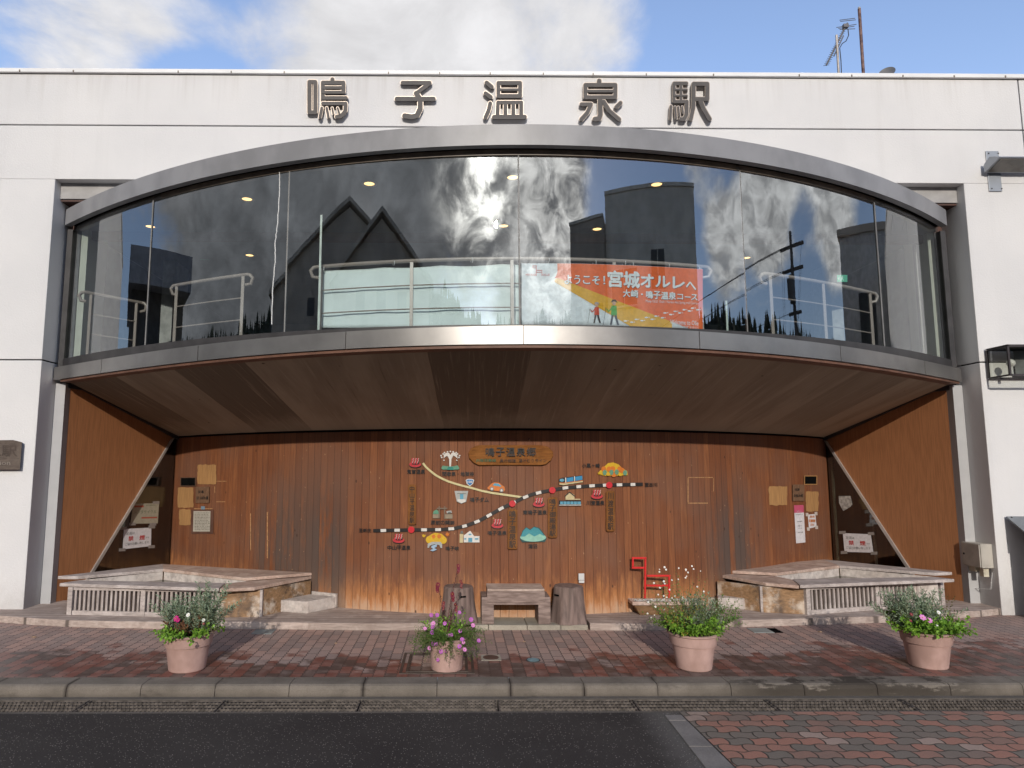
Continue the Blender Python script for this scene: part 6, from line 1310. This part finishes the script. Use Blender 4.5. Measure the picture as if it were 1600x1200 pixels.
for p in fl_: flower(t, p, (rr.uniform(-.5, .5), -1, rr.uniform(-.2, .8)), rr.uniform(.005, .0095), WHI, MAU)
# fourth pot: silvery shoots and broad green leaves with two pink flowers
rr = random.Random(14); t, c = pot(1451, 1048, 'pink pot with broad green leaves and two pink flowers, rightmost of four', .195, .142, .288)
b, s_ = MB(), MB()
for cx_, hh, nn in ((-.15, .34, 55), (.08, .36, 30)):
    for k in range(nn): q = ring(c+Vector((cx_, .03, 0)), rr.uniform(0, .06), rr.uniform(0, 6.28)); sprig(b, s_, q, Vector((rr.gauss(cx_*1.1, .26), rr.gauss(.1, .3), 1)), hh*rr.uniform(.6, 1.05), 30, .058, .012, rr, 0, 0, .75, .22)
b.build('silver_foliage', SILVER_L, t, fix=False); b = MB()
for k in range(130): a = rr.uniform(0, 6.28); q = ring(c, rr.uniform(.02, .17), a); sprig(b, s_, q, Vector((math.cos(a)*.8, math.sin(a)*.8, rr.uniform(.4, 1.1))), rr.uniform(.08, .21), 10, .058, .032, rr, 0, 0, .8, .2, .0016, .35)
b.build('green_foliage', GREEN_L, t, fix=False); b = MB()
for k in range(12):
    e = Vector(onY(rr.uniform(1470, 1508), rr.uniform(945, 985), c[1]+rr.uniform(-.05, .12))); q = c+Vector((.1, 0, 0)); sprig(b, s_, q, e-q+Vector((0, 0, .04)), (e-q).length, 18, .030, .011, rr, 0, 0, .8, .15, .0015)
b.build('side_shoots', leafm('reddish_shoot', (.08, .07, .025), (.16, .14, .045)), t, fix=False); s_.build('stems', STEM, t, fix=False)
for px, py, R, m in ((1441.5, 965, .026, PINK), (1452, 969.5, .023, PINK), (1466.5, 957, .016, WHI), (1424, 960, .014, DRED), (1423, 970, .012, DRED), (1464, 977, .009, WHI)): flower(t, onY(px, py, c[1]-.16), (rr.uniform(-.2, .2), -1, .7), R, m, YC)

# ------------------------------------------------------------------ what the window reflects: the town and hills behind the photographer
def hillel(az):
    xs = (-130, -95, -75, -58, -45, -36, -22, -12, -5, 5, 20, 35, 48, 62, 75, 90, 130); ys = (5, 6, 9.5, 12.4, 15.0, 16.4, 16.9, 15.0, 12.8, 12.6, 13.2, 13.2, 12.8, 11.6, 9.5, 7, 5)
    return float(np.interp(az, xs, ys))
HR0, HR1 = 95.0, 230.0
def hp(u, v):
    az = -130+260*u; r = HR0+(HR1-HR0)*v; top = HR1*math.tan(R_(hillel(az)))-3; h = top*(v**1.15) if v < 1 else top
    h += 2.0*math.sin(az*.9+v*7)*v; a = R_(az); return (math.sin(a)*r, -math.cos(a)*r, ROAD+.01+max(h, 0))
b = MB(); b.keep = True; b.grid(hp, 90, 14); structure(b.build('hill', mat('hill_scrub', (.020, .028, .014), .9, var=.35, scale=.08), smooth=True))
rr = random.Random(77); b = MB()
for k in range(3800):
    u, v = rr.random(), rr.random()**.5; x, y, z = hp(u, v); h = rr.uniform(3.0, 7.5); r = h*rr.uniform(.18, .30); n = 6
    vs = []
    for q, (rr_, zz) in enumerate(((r, .10*h), (r*.72, .34*h), (r*.85, .36*h), (r*.45, .62*h), (r*.56, .64*h))):
        for i in range(n): a = 2*math.pi*i/n+q; vs.append((x+rr_*math.cos(a)*rr.uniform(.8, 1.2), y+rr_*math.sin(a)*rr.uniform(.8, 1.2), z+zz))
    vs.append((x, y, z+h)); f = [(q*n+i, q*n+(i+1) % n, (q+1)*n+(i+1) % n, (q+1)*n+i) for q in range(4) for i in range(n)]+[(4*n+i, 4*n+(i+1) % n, 5*n) for i in range(n)]; b.add(vs, f)
o = b.build('conifer_forest', FOREST, fix=False); tag(o, 'dark conifer forest covering the hills mirrored in the curved window', 'forest', kind='stuff')
CON1 = mat('mirrored_concrete', (.62, .56, .48), .8, var=.15, scale=.6); CON2 = mat('mirrored_brown_wall', (.38, .32, .26), .8, var=.15, scale=.6); ROOF = mat('mirrored_roof', (.42, .36, .29), .7, var=.2, scale=.5); DKG = mat('mirrored_window', (.02, .022, .025), .5)
def gable(name, label, xc, y, w, d, h, ridge, rotz):
    t = thing(name, label, 'building', (xc, y, ROAD)); M = Matrix.Translation((xc, y, ROAD)) @ Matrix.Rotation(rotz, 4, 'Z'); X = lambda x, yy, z: tuple(M @ Vector((x, yy, z)))
    b = MB(); pr = [(-w/2, 0), (w/2, 0), (w/2, h), (0, ridge-.3), (-w/2, h)]; b.loft([X(x, -d/2, z) for x, z in pr], [X(x, d/2, z) for x, z in pr]); b.build('wall', CON2, t)
    b = MB()
    for s in (-1, 1): pr = [(s*(w/2+.6), h-.5), (s*.0, ridge), (0, ridge+.35), (s*(w/2+.6), h-.12)]; b.loft([X(x, -d/2-.5, z) for x, z in pr], [X(x, d/2+.6, z) for x, z in pr])
    b.build('roof', ROOF, t)
    for k in range(3):
        for s in range(3): b = MB(); x = (-1+s)*w*.22; z = h-2.2-k*3; b.loft([X(*q) for q in ((x-.7, d/2+.02, z), (x+.7, d/2+.02, z), (x+.7, d/2+.02, z+1.3), (x-.7, d/2+.02, z+1.3))], [X(*q) for q in ((x-.7, d/2+.06, z), (x+.7, d/2+.06, z), (x+.7, d/2+.06, z+1.3), (x-.7, d/2+.06, z+1.3))]); b.build('window', DKG, t)
    return t
gable('gabled_hotel', 'larger steep gabled building mirrored in the window left of centre', -30.5, -42, 30, 16, 14.4, 20.4, -.60)
gable('gabled_hotel', 'smaller gabled building mirrored right behind the larger gable, left of the bright cloud', -21.5, -40, 15, 15, 13.4, 17.5, -.48)
t = thing('hotel_block', 'dark square flat roofed building mirrored above the orange banner', 'building', (20.5, -30, ROAD))
HM = Matrix.Translation((1.6, -1.5, 0)) @ Matrix.Rotation(R_(33.5), 4, 'Z')          # faces the station: local -y runs away from it
def hbox(b, x0, x1, y0, y1, z0, z1):
    b.loft([tuple(HM @ Vector(q)) for q in ((x0, -y1, z0), (x1, -y1, z0), (x1, -y0, z0), (x0, -y0, z0))], [tuple(HM @ Vector(q)) for q in ((x0, -y1, z1), (x1, -y1, z1), (x1, -y0, z1), (x0, -y0, z1))]); return b
hbox(MB(), -7.0, 6.6, 34, 46, ROAD, 18.0).build('main_block', CON1, t); hbox(MB(), -12.2, -7.1, 32.6, 44, ROAD, 16.2).build('side_block', CON2, t)
b = hbox(MB(), -7.05, 6.7, 33.9, 46.1, 18.01, 18.25); hbox(b, -12.3, -7.1, 32.5, 44.1, 16.21, 16.4); b.build('parapet', CON1, t)
for x0_, z0_, w_, h_ in ((-6.2, 11.0, 3.8, 2.2), (-.2, 11.8, 2.0, 2.4), (-6.2, 6.4, 3.8, 2.2), (-.2, 6.8, 2.0, 2.4)):
    w2_ = hbox(MB(), x0_, x0_+w_, 33.93, 34.05, z0_, z0_+h_).build('window', DKG, t); b = hbox(MB(), x0_-.1, x0_+w_+.1, 33.8, 33.92, z0_-.14, z0_-.01); hbox(b, x0_+w_/2-.05, x0_+w_/2+.05, 33.85, 33.92, z0_, z0_+h_); b.build('window_frame', CON1, w2_)
for x0_ in (-11.5, -9.9, -8.4): hbox(MB(), x0_, x0_+1.0, 32.54, 32.65, 7.6, 11.0).build('window', DKG, t)
t = thing('annex_tower', 'tall grey neighbouring building mirrored in the right end of the window', 'building', (17, -1.5, 0)); b = MB(); b.box(14.4, 20, -2.6, 1.5, 0, 7.3); b.build('wall', mat('annex_grey', (.55, .53, .50), .8, var=.15), t); b = MB(); b.box(14.3, 20.1, -2.7, 1.6, 7.305, 7.5); b.build('roof_slab', ROOF, t)
b = MB(); b.box(14.33, 14.39, -1.6, -.6, 3.0, 5.8); b.build('window', DKG, t)
t = thing('corner_shop', 'dark shop front under a flat canopy mirrored in the left end of the window', 'building', (-18, -3.2, 0)); b = MB(); b.box(-21, -15.6, -3.9, -.6, 0, 6.2); b.build('wall', mat('shop_wall_dark', (.05, .042, .036), .7), t); b = MB(); b.box(-21.2, -14.9, -4.2, -.4, 6.21, 7.2); b.build('canopy', mat('shop_canopy_grey', (.25, .25, .26), .7), t); b = MB(); b.box(-15.59, -15.5, -2.8, -1.2, 3.0, 5.4); b.build('window', DKG, t)
# utility pole with its lines
t = thing('utility_pole', 'utility pole with cross arms and a transformer, mirrored in the right part of the window', 'utility pole', (16.2, -6.4, ROAD)); PX, PY = 16.2, -6.4; UP_ = mat('pole_concrete', (.11, .10, .095), .8)
b = MB(); b.tube([(PX, PY, ROAD), (PX, PY, 8.5)], [.16, .10], 10); b.build('pole', UP_, t); b = MB()
for z, h in ((8.0, .9), (7.3, .8), (6.0, .5)): b.box(PX-.05, PX+.05, PY-h, PY+h, z, z+.09)
b.build('cross_arms', UP_, t); b = MB(); b.tube([(PX-.28, PY, 6.3), (PX-.28, PY, 7.1)], .22, 12); b.tube([(PX, PY-.35, 6.5), (PX, PY-.35, 7.1)], .16, 12); b.build('transformer', mat('transformer_grey', (.10, .10, .10), .5), t)
b = MB()
for k, (dy, z) in enumerate(((-.8, 8.1), (0, 8.1), (.8, 8.1), (-.7, 7.4), (.7, 7.4), (.3, 6.1))):
    for ex, ey, ez in ((46, -20, 8.4), (9.5, -60, 8.6)):
        a = Vector((PX, PY+dy, z)); e = Vector((ex, ey+dy, z+.2)); b.tube([a.lerp(e, i/10)-Vector((0, 0, 4*1.1*(i/10)*(1-i/10))) for i in range(11)], .009, 4)
b.build('cables', INK, t)
